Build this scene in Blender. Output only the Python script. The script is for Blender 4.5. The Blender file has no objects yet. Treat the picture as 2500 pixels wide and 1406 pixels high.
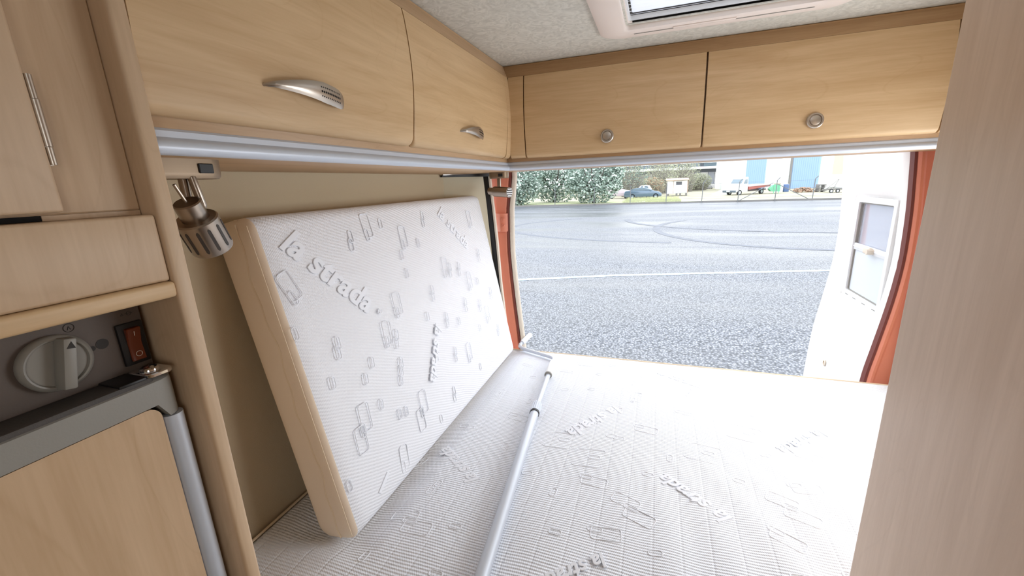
import bpy, bmesh, math, random
from mathutils import Vector, Matrix
random.seed(7)
PI = math.pi
E = 2.2                       # camera height above the yard; all coordinates below are relative to the eye
scene = bpy.context.scene
C = scene.collection

# ---------------------------------------------------------------- camera, sky, lights, exposure
R = [[0.945080429, -0.043349232, 0.323950346], [0.324423262, 0.24467986, -0.913718400], [-0.039655135, 0.968634405, 0.245305646]]
cam_data = bpy.data.cameras.new('camera'); cam = bpy.data.objects.new('camera', cam_data); C.objects.link(cam)
M = Matrix(R).to_4x4(); M.translation = Vector((0, 0, E)); cam.matrix_world = M
cam_data.sensor_width = 36; cam_data.lens = 36*1005/2500; cam_data.clip_start = .02; cam_data.clip_end = 600
scene.camera = cam
scene.view_settings.view_transform = 'Standard'
scene.view_settings.look = 'None'
scene.view_settings.gamma = 1
scene.view_settings.use_curve_mapping = False
scene.view_settings.exposure = 0.0

world = bpy.data.worlds.new('overcast_sky'); scene.world = world; world.use_nodes = True
wt = world.node_tree; wt.nodes.clear()
wo = wt.nodes.new('ShaderNodeOutputWorld'); wb = wt.nodes.new('ShaderNodeBackground'); wc = wt.nodes.new('ShaderNodeTexCoord')
ws = wt.nodes.new('ShaderNodeSeparateXYZ'); wr = wt.nodes.new('ShaderNodeValToRGB')
wr.color_ramp.elements[0].position = 0.0; wr.color_ramp.elements[0].color = (.96, .98, 1, 1)
wr.color_ramp.elements[1].position = 0.8; wr.color_ramp.elements[1].color = (.86, .93, 1, 1)
wt.links.new(wc.outputs['Generated'], ws.inputs[0]); wt.links.new(ws.outputs[2], wr.inputs[0]); wt.links.new(wr.outputs[0], wb.inputs[0])
wb.inputs[1].default_value = 3.3; wt.links.new(wb.outputs[0], wo.inputs[0])

def area(name, loc, target, sx, sy, power, col):
    l = bpy.data.lights.new(name, 'AREA'); l.shape = 'RECTANGLE'; l.size = sx; l.size_y = sy; l.energy = power; l.color = col
    o = bpy.data.objects.new(name, l); C.objects.link(o); o.location = Vector(loc) + Vector((0, 0, E))
    o.rotation_euler = (Vector(target) - Vector(loc)).to_track_quat('-Z', 'Y').to_euler(); return o
area('side_door_fill', (.86, -.78, -.10), (-.6, -.1, -.1), .85, .80, 3.6, (1, .95, .89))     # added fill light, at an unseen side door assumed beside the aisle
area('cab_fill', (.1, -2.2, .10), (.1, 1, -.1), 1.3, .5, 1.2, (1, .96, .92))         # added weak fill light behind the camera, before the closed front wall
area('side_window_fill', (.865, 1.25, -.22), (-.8, 1.2, -.50), .75, .42, 7.5, (.90, .95, 1))  # added fill light at an unseen window assumed in the right wall

# ---------------------------------------------------------------- materials
def nt(name):
    m = bpy.data.materials.new(name); m.use_nodes = True; t = m.node_tree
    return m, t, t.nodes['Principled BSDF'], t.nodes.new('ShaderNodeTexCoord')
def N(t, k, **kw):
    n = t.nodes.new(k)
    for a, b in kw.items(): setattr(n, a, b)
    return n
def lin(c): return tuple(((v/255)/12.92 if v/255 <= .04045 else ((v/255+.055)/1.055)**2.4) for v in c)
def plain(name, rgb, rough=.5, metal=0, bump=0, bscale=200, spec=.5, var=0, vscale=3, **kw):
    m, t, b, tc = nt(name); c = lin(rgb)
    b.inputs['Base Color'].default_value = (*c, 1); b.inputs['Roughness'].default_value = rough; b.inputs['Metallic'].default_value = metal
    b.inputs['Specular IOR Level'].default_value = spec
    for k, v in kw.items(): b.inputs[k.replace('_', ' ')].default_value = v
    if bump:
        n = N(t, 'ShaderNodeTexNoise'); n.inputs['Scale'].default_value = bscale; n.inputs['Detail'].default_value = 3
        u = N(t, 'ShaderNodeBump'); u.inputs['Strength'].default_value = bump; u.inputs['Distance'].default_value = .001
        t.links.new(tc.outputs['Object'], n.inputs[0]); t.links.new(n.outputs[0], u.inputs['Height']); t.links.new(u.outputs[0], b.inputs['Normal'])
    if var:
        n = N(t, 'ShaderNodeTexNoise'); n.inputs['Scale'].default_value = vscale; n.inputs['Detail'].default_value = 5
        r = N(t, 'ShaderNodeValToRGB'); r.color_ramp.elements[0].position = .3; r.color_ramp.elements[1].position = .7
        r.color_ramp.elements[0].color = (*[x*(1-var) for x in c], 1); r.color_ramp.elements[1].color = (*[min(1, x*(1+var)) for x in c], 1)
        t.links.new(tc.outputs['Object'], n.inputs[0]); t.links.new(n.outputs[0], r.inputs[0]); t.links.new(r.outputs[0], b.inputs['Base Color'])
    return m
def wood(name, axis, rgb=(213, 181, 139), dark=(196, 160, 116), rough=.42):
    m, t, b, tc = nt(name)
    mp = N(t, 'ShaderNodeMapping'); s = [26, 26, 26]; s[axis] = 2.2; mp.inputs['Scale'].default_value = s
    n1 = N(t, 'ShaderNodeTexNoise'); n1.inputs['Scale'].default_value = 1; n1.inputs['Detail'].default_value = 6; n1.inputs['Distortion'].default_value = 1.2
    mp2 = N(t, 'ShaderNodeMapping'); s = [220, 220, 220]; s[axis] = 14; mp2.inputs['Scale'].default_value = s
    n2 = N(t, 'ShaderNodeTexNoise'); n2.inputs['Scale'].default_value = 1; n2.inputs['Detail'].default_value = 3
    mp3 = N(t, 'ShaderNodeMapping'); s = [5, 5, 5]; s[axis] = 1.3; mp3.inputs['Scale'].default_value = s
    w = N(t, 'ShaderNodeTexNoise'); w.inputs['Scale'].default_value = 1; w.inputs['Detail'].default_value = 1; w.inputs['Distortion'].default_value = .8
    mul = N(t, 'ShaderNodeMath', operation='MULTIPLY'); mul.inputs[1].default_value = 11
    fr = N(t, 'ShaderNodeMath', operation='PINGPONG'); fr.inputs[1].default_value = .5
    lt = N(t, 'ShaderNodeMapRange'); lt.inputs[1].default_value = 0; lt.inputs[2].default_value = .035; lt.inputs[3].default_value = .11; lt.inputs[4].default_value = 0
    for a in (mp, mp2, mp3): t.links.new(tc.outputs['Object'], a.inputs[0])
    t.links.new(mp.outputs[0], n1.inputs[0]); t.links.new(mp2.outputs[0], n2.inputs[0]); t.links.new(mp3.outputs[0], w.inputs[0])
    t.links.new(w.outputs[0], mul.inputs[0]); t.links.new(mul.outputs[0], fr.inputs[0]); t.links.new(fr.outputs[0], lt.inputs[0])
    a1 = N(t, 'ShaderNodeMath', operation='MULTIPLY_ADD'); a1.inputs[1].default_value = .45
    t.links.new(n2.outputs[0], a1.inputs[0]); t.links.new(n1.outputs[0], a1.inputs[2])
    a2 = N(t, 'ShaderNodeMath', operation='SUBTRACT'); t.links.new(a1.outputs[0], a2.inputs[0]); t.links.new(lt.outputs[0], a2.inputs[1])
    r = N(t, 'ShaderNodeValToRGB'); r.color_ramp.elements[0].position = .38; r.color_ramp.elements[1].position = .95
    r.color_ramp.elements[0].color = (*lin(dark), 1); r.color_ramp.elements[1].color = (*lin([min(255, v+5) for v in rgb]), 1)
    e = r.color_ramp.elements.new(.66); e.color = (*lin([(2*a+b2)/3 for a, b2 in zip(rgb, dark)]), 1)
    t.links.new(a2.outputs[0], r.inputs[0]); t.links.new(r.outputs[0], b.inputs['Base Color'])
    b.inputs['Roughness'].default_value = rough; b.inputs['Specular IOR Level'].default_value = .4
    u = N(t, 'ShaderNodeBump'); u.inputs['Strength'].default_value = .12; u.inputs['Distance'].default_value = .0006
    t.links.new(n2.outputs[0], u.inputs['Height']); t.links.new(u.outputs[0], b.inputs['Normal'])
    return m
def fabric(name, rgb, px, py, ang=0, channels=0, dist=.0011, plane='XY'):
    """white knitted mattress ticking: rows of small ribs, optional sewn channels (relief only)"""
    m, t, b, tc = nt(name); b.inputs['Base Color'].default_value = (*lin(rgb), 1); b.inputs['Roughness'].default_value = .9
    b.inputs['Specular IOR Level'].default_value = .15; b.inputs['Sheen Weight'].default_value = .08
    mp = N(t, 'ShaderNodeMapping'); 
    mp.inputs['Rotation'].default_value = (0, 0, ang) if plane == 'XY' else (ang, 0, 0)
    nz = N(t, 'ShaderNodeTexNoise'); nz.inputs['Scale'].default_value = 6; nz.inputs['Detail'].default_value = 1
    mixv = N(t, 'ShaderNodeMix', data_type='VECTOR') if False else None
    s = N(t, 'ShaderNodeSeparateXYZ'); t.links.new(tc.outputs['Object'], mp.inputs[0]); t.links.new(mp.outputs[0], s.inputs[0])
    t.links.new(tc.outputs['Object'], nz.inputs[0])
    def wave(sock, period, wob=0):
        a = N(t, 'ShaderNodeMath', operation='MULTIPLY'); a.inputs[1].default_value = 2*PI/period; t.links.new(sock, a.inputs[0])
        out = a.outputs[0]
        if wob:
            q = N(t, 'ShaderNodeMath', operation='MULTIPLY_ADD'); q.inputs[1].default_value = wob; t.links.new(nz.outputs[0], q.inputs[0]); t.links.new(out, q.inputs[2]); out = q.outputs[0]
        c = N(t, 'ShaderNodeMath', operation='SINE'); t.links.new(out, c.inputs[0]); return c.outputs[0]
    i, j = (0, 1) if plane == 'XY' else (1, 2)
    wx = wave(s.outputs[i], px); wy = wave(s.outputs[j], py, 12)
    k = N(t, 'ShaderNodeMath', operation='MULTIPLY_ADD'); k.inputs[1].default_value = .35; k.inputs[2].default_value = .65; t.links.new(wx, k.inputs[0])
    h = N(t, 'ShaderNodeMath', operation='MULTIPLY'); t.links.new(wy, h.inputs[0]); t.links.new(k.outputs[0], h.inputs[1])
    out = h.outputs[0]
    if channels:
        pp = N(t, 'ShaderNodeMath', operation='PINGPONG'); pp.inputs[1].default_value = channels/2; t.links.new(s.outputs[0], pp.inputs[0])
        g = N(t, 'ShaderNodeMapRange'); g.inputs[1].default_value = 0; g.inputs[2].default_value = .004; g.inputs[3].default_value = -1.1; g.inputs[4].default_value = 0
        t.links.new(pp.outputs[0], g.inputs[0]); ad = N(t, 'ShaderNodeMath', operation='ADD'); t.links.new(out, ad.inputs[0]); t.links.new(g.outputs[0], ad.inputs[1]); out = ad.outputs[0]
    u = N(t, 'ShaderNodeBump'); u.inputs['Strength'].default_value = .8; u.inputs['Distance'].default_value = dist
    t.links.new(out, u.inputs['Height']); t.links.new(u.outputs[0], b.inputs['Normal'])
    return m
def glassy(name, rgb=(235, 240, 245), trans=.9, rough=.02):
    m, t, b, tc = nt(name); b.inputs['Base Color'].default_value = (*lin(rgb), 1); b.inputs['Roughness'].default_value = rough
    b.inputs['Transmission Weight'].default_value = trans; b.inputs['IOR'].default_value = 1.45
    return m

WY = wood('maple_grain_lengthwise', 1); WX = wood('maple_grain_across', 0); WZ = wood('maple_grain_upright', 2, rgb=(206, 178, 146), dark=(188, 158, 126))
WDARK = wood('maple_shaded', 1, rgb=(198, 164, 126), dark=(180, 146, 108)); WDX = wood('maple_shaded_across', 0, rgb=(190, 154, 114), dark=(172, 134, 94))  # darker copies of the maple, shade put into the colour
WPANEL = wood('pale_laminate_upright', 2, rgb=(218, 192, 166), dark=(208, 180, 152), rough=.38)
ALU = plain('satin_aluminium', (206, 212, 222), .42, 0.25, spec=.6)
STEEL = plain('brushed_steel', (160, 148, 136), .3, 1.0, bump=.05, bscale=300)
STEEL2 = plain('satin_nickel', (196, 186, 174), .34, .9)
BASEM = plain('nickel_painted_tan_reflection', (142, 122, 100), .42, .6)  # reflection of the wood around it put into the base colour
CHROME = plain('chrome', (235, 235, 238), .07, 1)
BLACK = plain('black_plastic', (16, 14, 15), .45)
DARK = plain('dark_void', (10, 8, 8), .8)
GREY = plain('grey_plastic', (146, 143, 136), .5, bump=.1, bscale=500)
DGREY = plain('dark_grey_plastic', (66, 60, 56), .6, bump=.3, bscale=600, var=.12, vscale=10)
PANELG = plain('control_panel_grey', (92, 80, 72), .6, bump=.15, bscale=500)
KNOBG = plain('knob_grey', (140, 136, 128), .42)
ORANGEP = plain('orange_body_paint', (224, 138, 110), .4, var=.04, vscale=6)
MAROON = plain('dark_red_seam', (110, 48, 38), .6)
CREAM = plain('cream_rubber', (226, 216, 200), .7, bump=.2, bscale=400)
WHITEP = plain('white_plastic', (236, 238, 240), .35)
VENTP = plain('vent_plastic', (236, 224, 216), .45)
PADW = plain('white_padded_lining', (244, 243, 240), .7, bump=.4, bscale=60, var=.02, vscale=6)
WALLF = plain('beige_wall_fabric', (200, 184, 156), .95, bump=.5, bscale=700, spec=.1)
BLINDM = plain('blind_fabric', (214, 206, 182), .9, spec=.1)
LINEN = plain('cotton_side_shade_tint', (242, 224, 202), .95, bump=.35, bscale=900, spec=.1)  # pale cotton, its warm tan shade partly put into the colour
PIPING = plain('cream_piping', (232, 212, 184), .9)
ROCKER = plain('amber_rocker', (104, 42, 12), .3)
PRINTW = plain('white_print', (215, 205, 195), .6); PRINTB = plain('black_print', (38, 32, 28), .6)
FAB_BED = fabric('bed_ticking', (240, 243, 250), .0045, .0075, 0, .062, .0011)
FAB_CUSH = fabric('cushion_ticking', (242, 243, 248), .0045, .0078, .42, 0, .0010, plane='YZ')
FAB_REL = plain('ticking_relief', (241, 243, 249), .9, spec=.15)

def ceiling_mat():
    m, t, b, tc = nt('grey_brushed_ceiling_lining')
    mp = N(t, 'ShaderNodeMapping'); mp.inputs['Scale'].default_value = (5, 5, 5)
    n0 = N(t, 'ShaderNodeTexNoise'); n0.inputs['Scale'].default_value = 1.1; n0.inputs['Detail'].default_value = 1
    n1 = N(t, 'ShaderNodeTexNoise'); n1.inputs['Scale'].default_value = 5; n1.inputs['Detail'].default_value = 4; n1.inputs['Distortion'].default_value = 3.5
    t.links.new(tc.outputs['Object'], mp.inputs[0]); t.links.new(mp.outputs[0], n0.inputs[0]); t.links.new(mp.outputs[0], n1.inputs[0])
    r = N(t, 'ShaderNodeValToRGB'); r.color_ramp.elements[0].position = .35; r.color_ramp.elements[1].position = .65
    r.color_ramp.elements[0].color = (*lin((194, 191, 181)), 1); r.color_ramp.elements[1].color = (*lin((216, 213, 203)), 1)
    t.links.new(n1.outputs[0], r.inputs[0]); t.links.new(r.outputs[0], b.inputs['Base Color']); b.inputs['Roughness'].default_value = .8
    u = N(t, 'ShaderNodeBump'); u.inputs['Strength'].default_value = .6; u.inputs['Distance'].default_value = .002
    t.links.new(n1.outputs[0], u.inputs['Height']); t.links.new(u.outputs[0], b.inputs['Normal'])
    return m
CEIL = ceiling_mat()
def asphalt_mat():
    m, t, b, tc = nt('damp_speckled_asphalt')
    v = N(t, 'ShaderNodeTexVoronoi'); v.inputs['Scale'].default_value = 34
    n2 = N(t, 'ShaderNodeTexNoise'); n2.inputs['Scale'].default_value = 60; n2.inputs['Detail'].default_value = 4
    mp = N(t, 'ShaderNodeMapping'); mp.inputs['Scale'].default_value = (.10, .42, 1)
    n1 = N(t, 'ShaderNodeTexNoise'); n1.inputs['Scale'].default_value = 1; n1.inputs['Detail'].default_value = 6; n1.inputs['Distortion'].default_value = .6
    for a in (v, n2, mp): t.links.new(tc.outputs['Object'], a.inputs[0])
    t.links.new(mp.outputs[0], n1.inputs[0])
    r = N(t, 'ShaderNodeValToRGB'); e = r.color_ramp.elements
    e[0].position = 0; e[0].color = (.52, .53, .56, 1); e[1].position = .8; e[1].color = (.03, .033, .04, 1); q = e.new(.35); q.color = (.15, .155, .172, 1)
    t.links.new(v.outputs['Distance'], r.inputs[0])
    mx = N(t, 'ShaderNodeMix', data_type='RGBA'); mx.blend_type = 'MULTIPLY'; mx.inputs[0].default_value = .55
    r2 = N(t, 'ShaderNodeValToRGB'); r2.color_ramp.elements[0].position = .35; r2.color_ramp.elements[1].position = .66
    r2.color_ramp.elements[0].color = (.45, .46, .5, 1); r2.color_ramp.elements[1].color = (1.5, 1.52, 1.6, 1)
    t.links.new(n1.outputs[0], r2.inputs[0])
    t.links.new(r.outputs[0], mx.inputs[6]); t.links.new(r2.outputs[0], mx.inputs[7]); t.links.new(mx.outputs[2], b.inputs['Base Color'])
    rr = N(t, 'ShaderNodeMapRange'); rr.inputs[1].default_value = .35; rr.inputs[2].default_value = .65; rr.inputs[3].default_value = .3; rr.inputs[4].default_value = .6
    t.links.new(n1.outputs[0], rr.inputs[0]); t.links.new(rr.outputs[0], b.inputs['Roughness'])
    u = N(t, 'ShaderNodeBump'); u.inputs['Strength'].default_value = .35; u.inputs['Distance'].default_value = .006
    t.links.new(n2.outputs[0], u.inputs['Height']); t.links.new(u.outputs[0], b.inputs['Normal'])
    return m
ASPH = asphalt_mat()
LINEP = plain('worn_white_line_paint', (158, 176, 192), .6, var=.45, vscale=7)
SKID = plain('tyre_skid_rubber', (84, 88, 100), .5, var=.3, vscale=3)
DIRT = plain('gravel_and_grass_yard', (168, 162, 140), .95, var=.22, vscale=.35, bump=.3, bscale=20)
GRASSM = plain('verge_grass', (186, 190, 150), .9, var=.25, vscale=6)
LEAF = plain('grey_green_leaves', (158, 176, 164), .55, var=.35, vscale=2.5)  # lightened, distance haze put into the leaf colour
LEAF2 = plain('pale_scrub_twigs', (158, 160, 138), .9, var=.2, vscale=2)
LEAF3 = plain('rusty_bramble', (166, 140, 116), .9, var=.25, vscale=2)
BARK = plain('dark_bark', (92, 84, 78), .9)
WALLW = plain('white_render', (240, 244, 244), .8)
WALLG = plain('weathered_concrete', (190, 188, 190), .9, var=.1, vscale=1)
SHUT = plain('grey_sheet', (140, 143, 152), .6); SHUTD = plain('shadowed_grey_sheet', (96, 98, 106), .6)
BLUED = plain('blue_corrugated_steel', (148, 176, 210), .5); TANP = plain('tan_panel', (206, 196, 170), .8); LILAC = plain('pale_window_strip', (214, 218, 232), .5)
CARB = plain('blue_grey_car_paint', (100, 120, 140), .25, metal=.3, Coat_Weight=.6); CARW = plain('white_vehicle_paint', (238, 242, 240), .3)
GLASSD = plain('tinted_glass', (110, 128, 140), .08, spec=.8); TYRE = plain('tyre', (34, 36, 40), .8); HUB = plain('wheel_alloy', (198, 204, 210), .35, metal=.5)
REDM = plain('red_steel_bed', (160, 92, 86), .5); PINKM = plain('faded_red_top', (226, 190, 190), .5); GREENM = plain('green_steel_skip', (110, 180, 146), .5)
ROOFT = plain('terracotta_sheet', (214, 178, 158), .8); LOGM = plain('split_logs', (168, 142, 124), .9, var=.3, vscale=4); POSTM = plain('galvanised_post', (118, 120, 122), .6)
PALL = plain('weathered_timber', (128, 126, 124), .9)
BLUEB = plain('blue_drum', (92, 116, 160), .5)
GLASS = glassy('window_acrylic', (226, 230, 240), .55, .05); PANELW = plain('blind_sheet_white', (222, 230, 236), .5)

# ---------------------------------------------------------------- mesh helpers
ORG = {}
def new(): return bmesh.new()
def obj(name, bm, mat, parent=None, label=None, cat=None, group=None, kind=None, ang=35, smooth=True):
    bmesh.ops.recalc_face_normals(bm, faces=bm.faces)
    me = bpy.data.meshes.new(name); 
    for v in bm.verts: v.co.z += E
    if parent is None:
        xs = [v.co for v in bm.verts]
        o0 = Vector(((min(v.x for v in xs)+max(v.x for v in xs))/2, (min(v.y for v in xs)+max(v.y for v in xs))/2, min(v.z for v in xs)))
    else: o0 = ORG[parent.name]
    for v in bm.verts: v.co -= o0
    bm.to_mesh(me); bm.free()
    for m in (mat if isinstance(mat, (list, tuple)) else [mat]): me.materials.append(m)
    if smooth:
        me.polygons.foreach_set('use_smooth', [True]*len(me.polygons)); me.set_sharp_from_angle(angle=math.radians(ang))
    o = bpy.data.objects.new(name, me); C.objects.link(o)
    if parent is None: o.location = o0
    else: o.parent = parent
    ORG[o.name] = o0
    if label: o['label'] = label
    if cat: o['category'] = cat
    if group: o['group'] = group
    if kind: o['kind'] = kind
    return o
def struct(name, bm, mat, label=None, cat=None, **k): return obj(name, bm, mat, label=label, cat=cat, kind='structure', **k)
def thing(name, loc, label, cat, group=None, kind=None):
    o = bpy.data.objects.new(name, None); C.objects.link(o); o.empty_display_size = .05
    o.location = Vector(loc) + Vector((0, 0, E)); ORG[o.name] = o.location.copy(); o['label'] = label; o['category'] = cat
    if group: o['group'] = group
    if kind: o['kind'] = kind
    return o
def box(bm, x0, x1, y0, y1, z0, z1, mi=0, M=None):
    vs = [bm.verts.new((x, y, z)) for x in (x0, x1) for y in (y0, y1) for z in (z0, z1)]
    fs = []
    for f in ((0, 1, 3, 2), (4, 6, 7, 5), (0, 4, 5, 1), (2, 3, 7, 6), (0, 2, 6, 4), (1, 5, 7, 3)):
        q = bm.faces.new([vs[i] for i in f]); q.material_index = mi; fs.append(q)
    if M is not None:
        for v in vs: v.co = M @ v.co
    return vs
def bev(bm, w, seg=2, ang=30):
    bmesh.ops.recalc_face_normals(bm, faces=bm.faces)
    es = [e for e in bm.edges if len(e.link_faces) == 2 and e.calc_face_angle(0) > math.radians(ang)]
    bmesh.ops.bevel(bm, geom=es, offset=w, segments=seg, profile=.5, affect='EDGES', clamp_overlap=True)
def bb(x0, x1, y0, y1, z0, z1, w=.002, seg=2):
    bm = new(); box(bm, x0, x1, y0, y1, z0, z1)
    if w: bev(bm, w, seg)
    return bm
def tube(bm, pts, r, n=12, cap=True, mi=0, closed=False):
    """tube along points; r number or list"""
    pts = [Vector(p) for p in pts]; L = len(pts); rs = r if isinstance(r, (list, tuple)) else [r]*L
    rings = []; up = None
    for i, p in enumerate(pts):
        if closed: d = (pts[(i+1) % L]-pts[i-1]).normalized()
        else: d = ((pts[min(i+1, L-1)]-pts[max(i-1, 0)]) or Vector((0, 0, 1))).normalized()
        if up is None:
            up = Vector((0, 0, 1)) if abs(d.z) < .9 else Vector((1, 0, 0))
        a = d.cross(up); a = a.normalized() if a.length > 1e-6 else Vector((1, 0, 0)); b = a.cross(d).normalized(); up = b
        rings.append([bm.verts.new(p + (a*math.cos(2*PI*k/n)+b*math.sin(2*PI*k/n))*rs[i]) for k in range(n)])
    for i in range(L if closed else L-1):
        A, B = rings[i], rings[(i+1) % L]
        for k in range(n):
            f = bm.faces.new((A[k], A[(k+1) % n], B[(k+1) % n], B[k])); f.material_index = mi
    if cap and not closed:
        bm.faces.new(rings[0]).material_index = mi; bm.faces.new(rings[-1][::-1]).material_index = mi
def sweep(bm, profs, closed=True, cap=True, mi=0):
    """profs: list of cross-sections, each a list of 3D points with the same count"""
    rs = [[bm.verts.new(p) for p in s] for s in profs]; n = len(rs[0])
    for A, B in zip(rs, rs[1:]):
        for k in range(n if closed else n-1):
            f = bm.faces.new((A[k], A[(k+1) % n], B[(k+1) % n], B[k])); f.material_index = mi
    if cap and closed:
        bm.faces.new(rs[0]).material_index = mi; bm.faces.new(rs[-1][::-1]).material_index = mi
def arc(c, r, a0, a1, n): return [(c[0]+r*math.cos(a0+(a1-a0)*i/n), c[1]+r*math.sin(a0+(a1-a0)*i/n)) for i in range(n+1)]
def rrect(x0, x1, y0, y1, r, n=5):
    return arc((x1-r, y1-r), r, 0, PI/2, n)+arc((x0+r, y1-r), r, PI/2, PI, n)+arc((x0+r, y0+r), r, PI, 1.5*PI, n)+arc((x1-r, y0+r), r, 1.5*PI, 2*PI, n)
def disc(bm, c, axis, r, h, n=32, mi=0):
    c = Vector(c); a = Vector(axis).normalized(); tube(bm, [c, c+a*h], r, n, mi=mi)
def lathe(bm, c, axis, prof, n=32, mi=0):
    c = Vector(c); a = Vector(axis).normalized(); u = a.cross(Vector((0, 0, 1)) if abs(a.z) < .9 else Vector((1, 0, 0))).normalized(); w = a.cross(u)
    sweep(bm, [[c+a*h+(u*math.cos(2*PI*k/n)+w*math.sin(2*PI*k/n))*r for k in range(n)] for h, r in prof], mi=mi)

# ---------------------------------------------------------------- van shell
struct('wall_left', bb(-.92, -.884, -2.4, 1.66, -1.62, .43, 0), WALLF, 'beige fabric wall lining behind the leaning mattress cushion', 'wall')
wr_ = new()  # unseen side openings placed to let daylight in
for b_ in ((.884, .92, -2.4, -1.30, -1.62, .43), (.884, .92, -.30, .82, -1.62, .43), (.884, .92, 1.68, 1.84, -1.62, .43), (.884, .92, .82, 1.68, -1.62, -.46), (.884, .92, .82, 1.68, .02, .43), (.884, .92, -1.30, -.30, .32, .43), (.884, .92, -1.30, -.30, -1.62, -.55)):
    box(wr_, *b_)
struct('wall_right', wr_, WALLF, 'right side wall of the van behind the closet panel', 'wall')
struct('floor', bb(-.92, .92, -2.4, 1.84, -1.66, -1.60, 0), plain('grey_vinyl_floor', (120, 112, 104), .6), 'van floor', 'floor')
cl = new()
for b_ in ((-.92, -.095, -2.4, 1.84), (.355, .92, -2.4, 1.84), (-.095, .355, -2.4, .83), (-.095, .355, 1.28, 1.84)):
    box(cl, b_[0], b_[1], b_[2], b_[3], .40, .43)
struct('ceiling', cl, CEIL, 'grey brushed-pattern ceiling lining with a roof vent in it', 'ceiling')
# solid unseen front wall, added to keep sky light out
fb = new(); box(fb, -.92, .92, -2.44, -2.4, -1.62, .43)
struct('front_light_block', fb, WALLF, 'unseen front wall closing the van interior against sky light', 'wall')
# beige return of the lining at the rear left corner, with black rubber edge
bm = new(); sweep(bm, [[(-.884, 1.655, z), (-.74+dx, 1.80, z), (-.745+dx, 1.815, z), (-.91, 1.67, z)] for z, dx in ((.048, 0), (-.13, .014), (-.28, .024), (-.46, .031), (-.69, .05), (-.9, .06))])
rl = struct('trim_1', bm, BLINDM, 'pale beige lining return beside the black edge strip, left rear corner', 'trim')
bm = new(); pts = [(-.740, 1.80, .050), (-.726, 1.80, -.128), (-.716, 1.80, -.281), (-.708, 1.80, -.46), (-.690, 1.80, -.69), (-.675, 1.80, -.80)]
sweep(bm, [[Vector(p)+Vector(q) for q in ((-.013, -.012, 0), (.007, -.012, 0), (.009, .006, 0), (-.013, .012, 0))] for p in pts])
obj('rubber_edge', bm, BLACK, rl, label='black rubber edge strip')
bm = new(); sweep(bm, [[(-.878, 1.62, .047), (-.878, 1.62, .0385), (-.868, 1.62, .0385), (-.868, 1.62, .047)], [(-.735, 1.79, .050), (-.735, 1.79, .036), (-.722, 1.79, .036), (-.722, 1.79, .050)]])
obj('rubber_edge', bm, BLACK, rl, label='black top edge strip')
bm = new(); sweep(bm, [[Vector(p)+Vector(q) for q in ((.010, -.006, 0), (.018, -.006, 0), (.018, .012, 0), (.010, .012, 0))] for p in pts])
obj('white_edge', bm, CREAM, rl, label='cream edge line')

# bulkhead post between kitchen unit and bed
struct('trim_2', bb(-.884, -.500, .2965, .3145, -1.60, .40, .004, 3), WZ, 'upright wooden board edge between the kitchen unit and the bed', 'trim')
# ---------------------------------------------------------------- curved locker fronts
def lip(z0, z1, bulge=.010, base=.018, r=.014, nz=14):
    pr = [(0, z0), (base-r, z0)]
    pr += [(base-r+r*math.sin(t*PI/10), z0+r*(1-math.cos(t*PI/10))) for t in range(1, 6)]
    for i in range(1, nz):
        s = i/nz; z = z0+r+(z1-z0-r-.002)*s; pr.append((base+bulge*math.sin(PI*min(1, s)), z))
    pr += [(base-.0015, z1), (0, z1)]
    return pr
def curved_front(bm, P, a0, a1, z0, z1, rc=(.010, .010), mi=0):
    cols = []
    for i in range(6): d = rc[0]*(1-math.cos(i*PI/10)) if rc[0] else None; cols.append((a0+(d if d is not None else i*.0005), rc[0]-math.sqrt(max(0, rc[0]**2-(rc[0]-(d or 0))**2)) if rc[0] else 0))
    for k in range(1, 8): cols.append((a0+rc[0]+.003+(a1-a0-rc[0]-rc[1]-.006)*k/8, 0))
    for i in range(5, -1, -1): d = rc[1]*(1-math.cos(i*PI/10)) if rc[1] else None; cols.append((a1-(d if d is not None else i*.0005), rc[1]-math.sqrt(max(0, rc[1]**2-(rc[1]-(d or 0))**2)) if rc[1] else 0))
    sweep(bm, [[P(a, o, z) for o, z in lip(z0+dz, z1)] for a, dz in cols], mi=mi)
PL = lambda a, o, z: (-.528+o, a, z)
PR = lambda a, o, z: (a, 1.498-o, z)
Z0, Z1 = .0885, .357
def handle(bm, P, a0, a1, zc):
    secs = []; n = 18
    for i in range(n+1):
        t = i/n; out = .030+.013*math.sin(PI*(t**.85)); w = (.0020+.0130*min(1, t/.62)**.8)*(1 if t < .86 else math.sqrt(max(.05, 1-((t-.86)/.15)**2)))
        if i == 0: out = .020
        if i == n: out = .024
        a = a0+(a1-a0)*t; z = zc+.004*math.sin(PI*t)
        th = .0035
        secs.append([P(a, out, z-w), P(a, out+th*.7, z-w*.6), P(a, out+th, z), P(a, out+th*.7, z+w*.6), P(a, out, z+w), P(a, out-th, z)])
    sweep(bm, secs)
    for r_ in range(3):
        for c_ in range(11):
            t = .56+.030*c_; a = a0+(a1-a0)*t; out = .030+.013*math.sin(PI*(t**.85))+.0030
            w = .0130*min(1, t/.62)**.8
            z = zc+.004*math.sin(PI*t)+(r_-1)*w*.48
            b = [P(a+.0017*math.cos(k*PI/3), out+(.0007 if r_ == 1 else -.0002), z+.0017*math.sin(k*PI/3)) for k in range(6)]
            f = [P(a+.0017*math.cos(k*PI/3), out-.002, z+.0017*math.sin(k*PI/3)) for k in range(6)]
            sweep(bm, [b, f], mi=1)
ll = thing('overhead_locker', (-.70, .9, .05), 'long maple overhead locker along the left wall with two perforated metal bow handles', 'cabinet')
bm = bb(-.882, -.530, .316, 1.80, .050, .398, .001); obj('carcass', bm, WDARK, ll)
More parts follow.
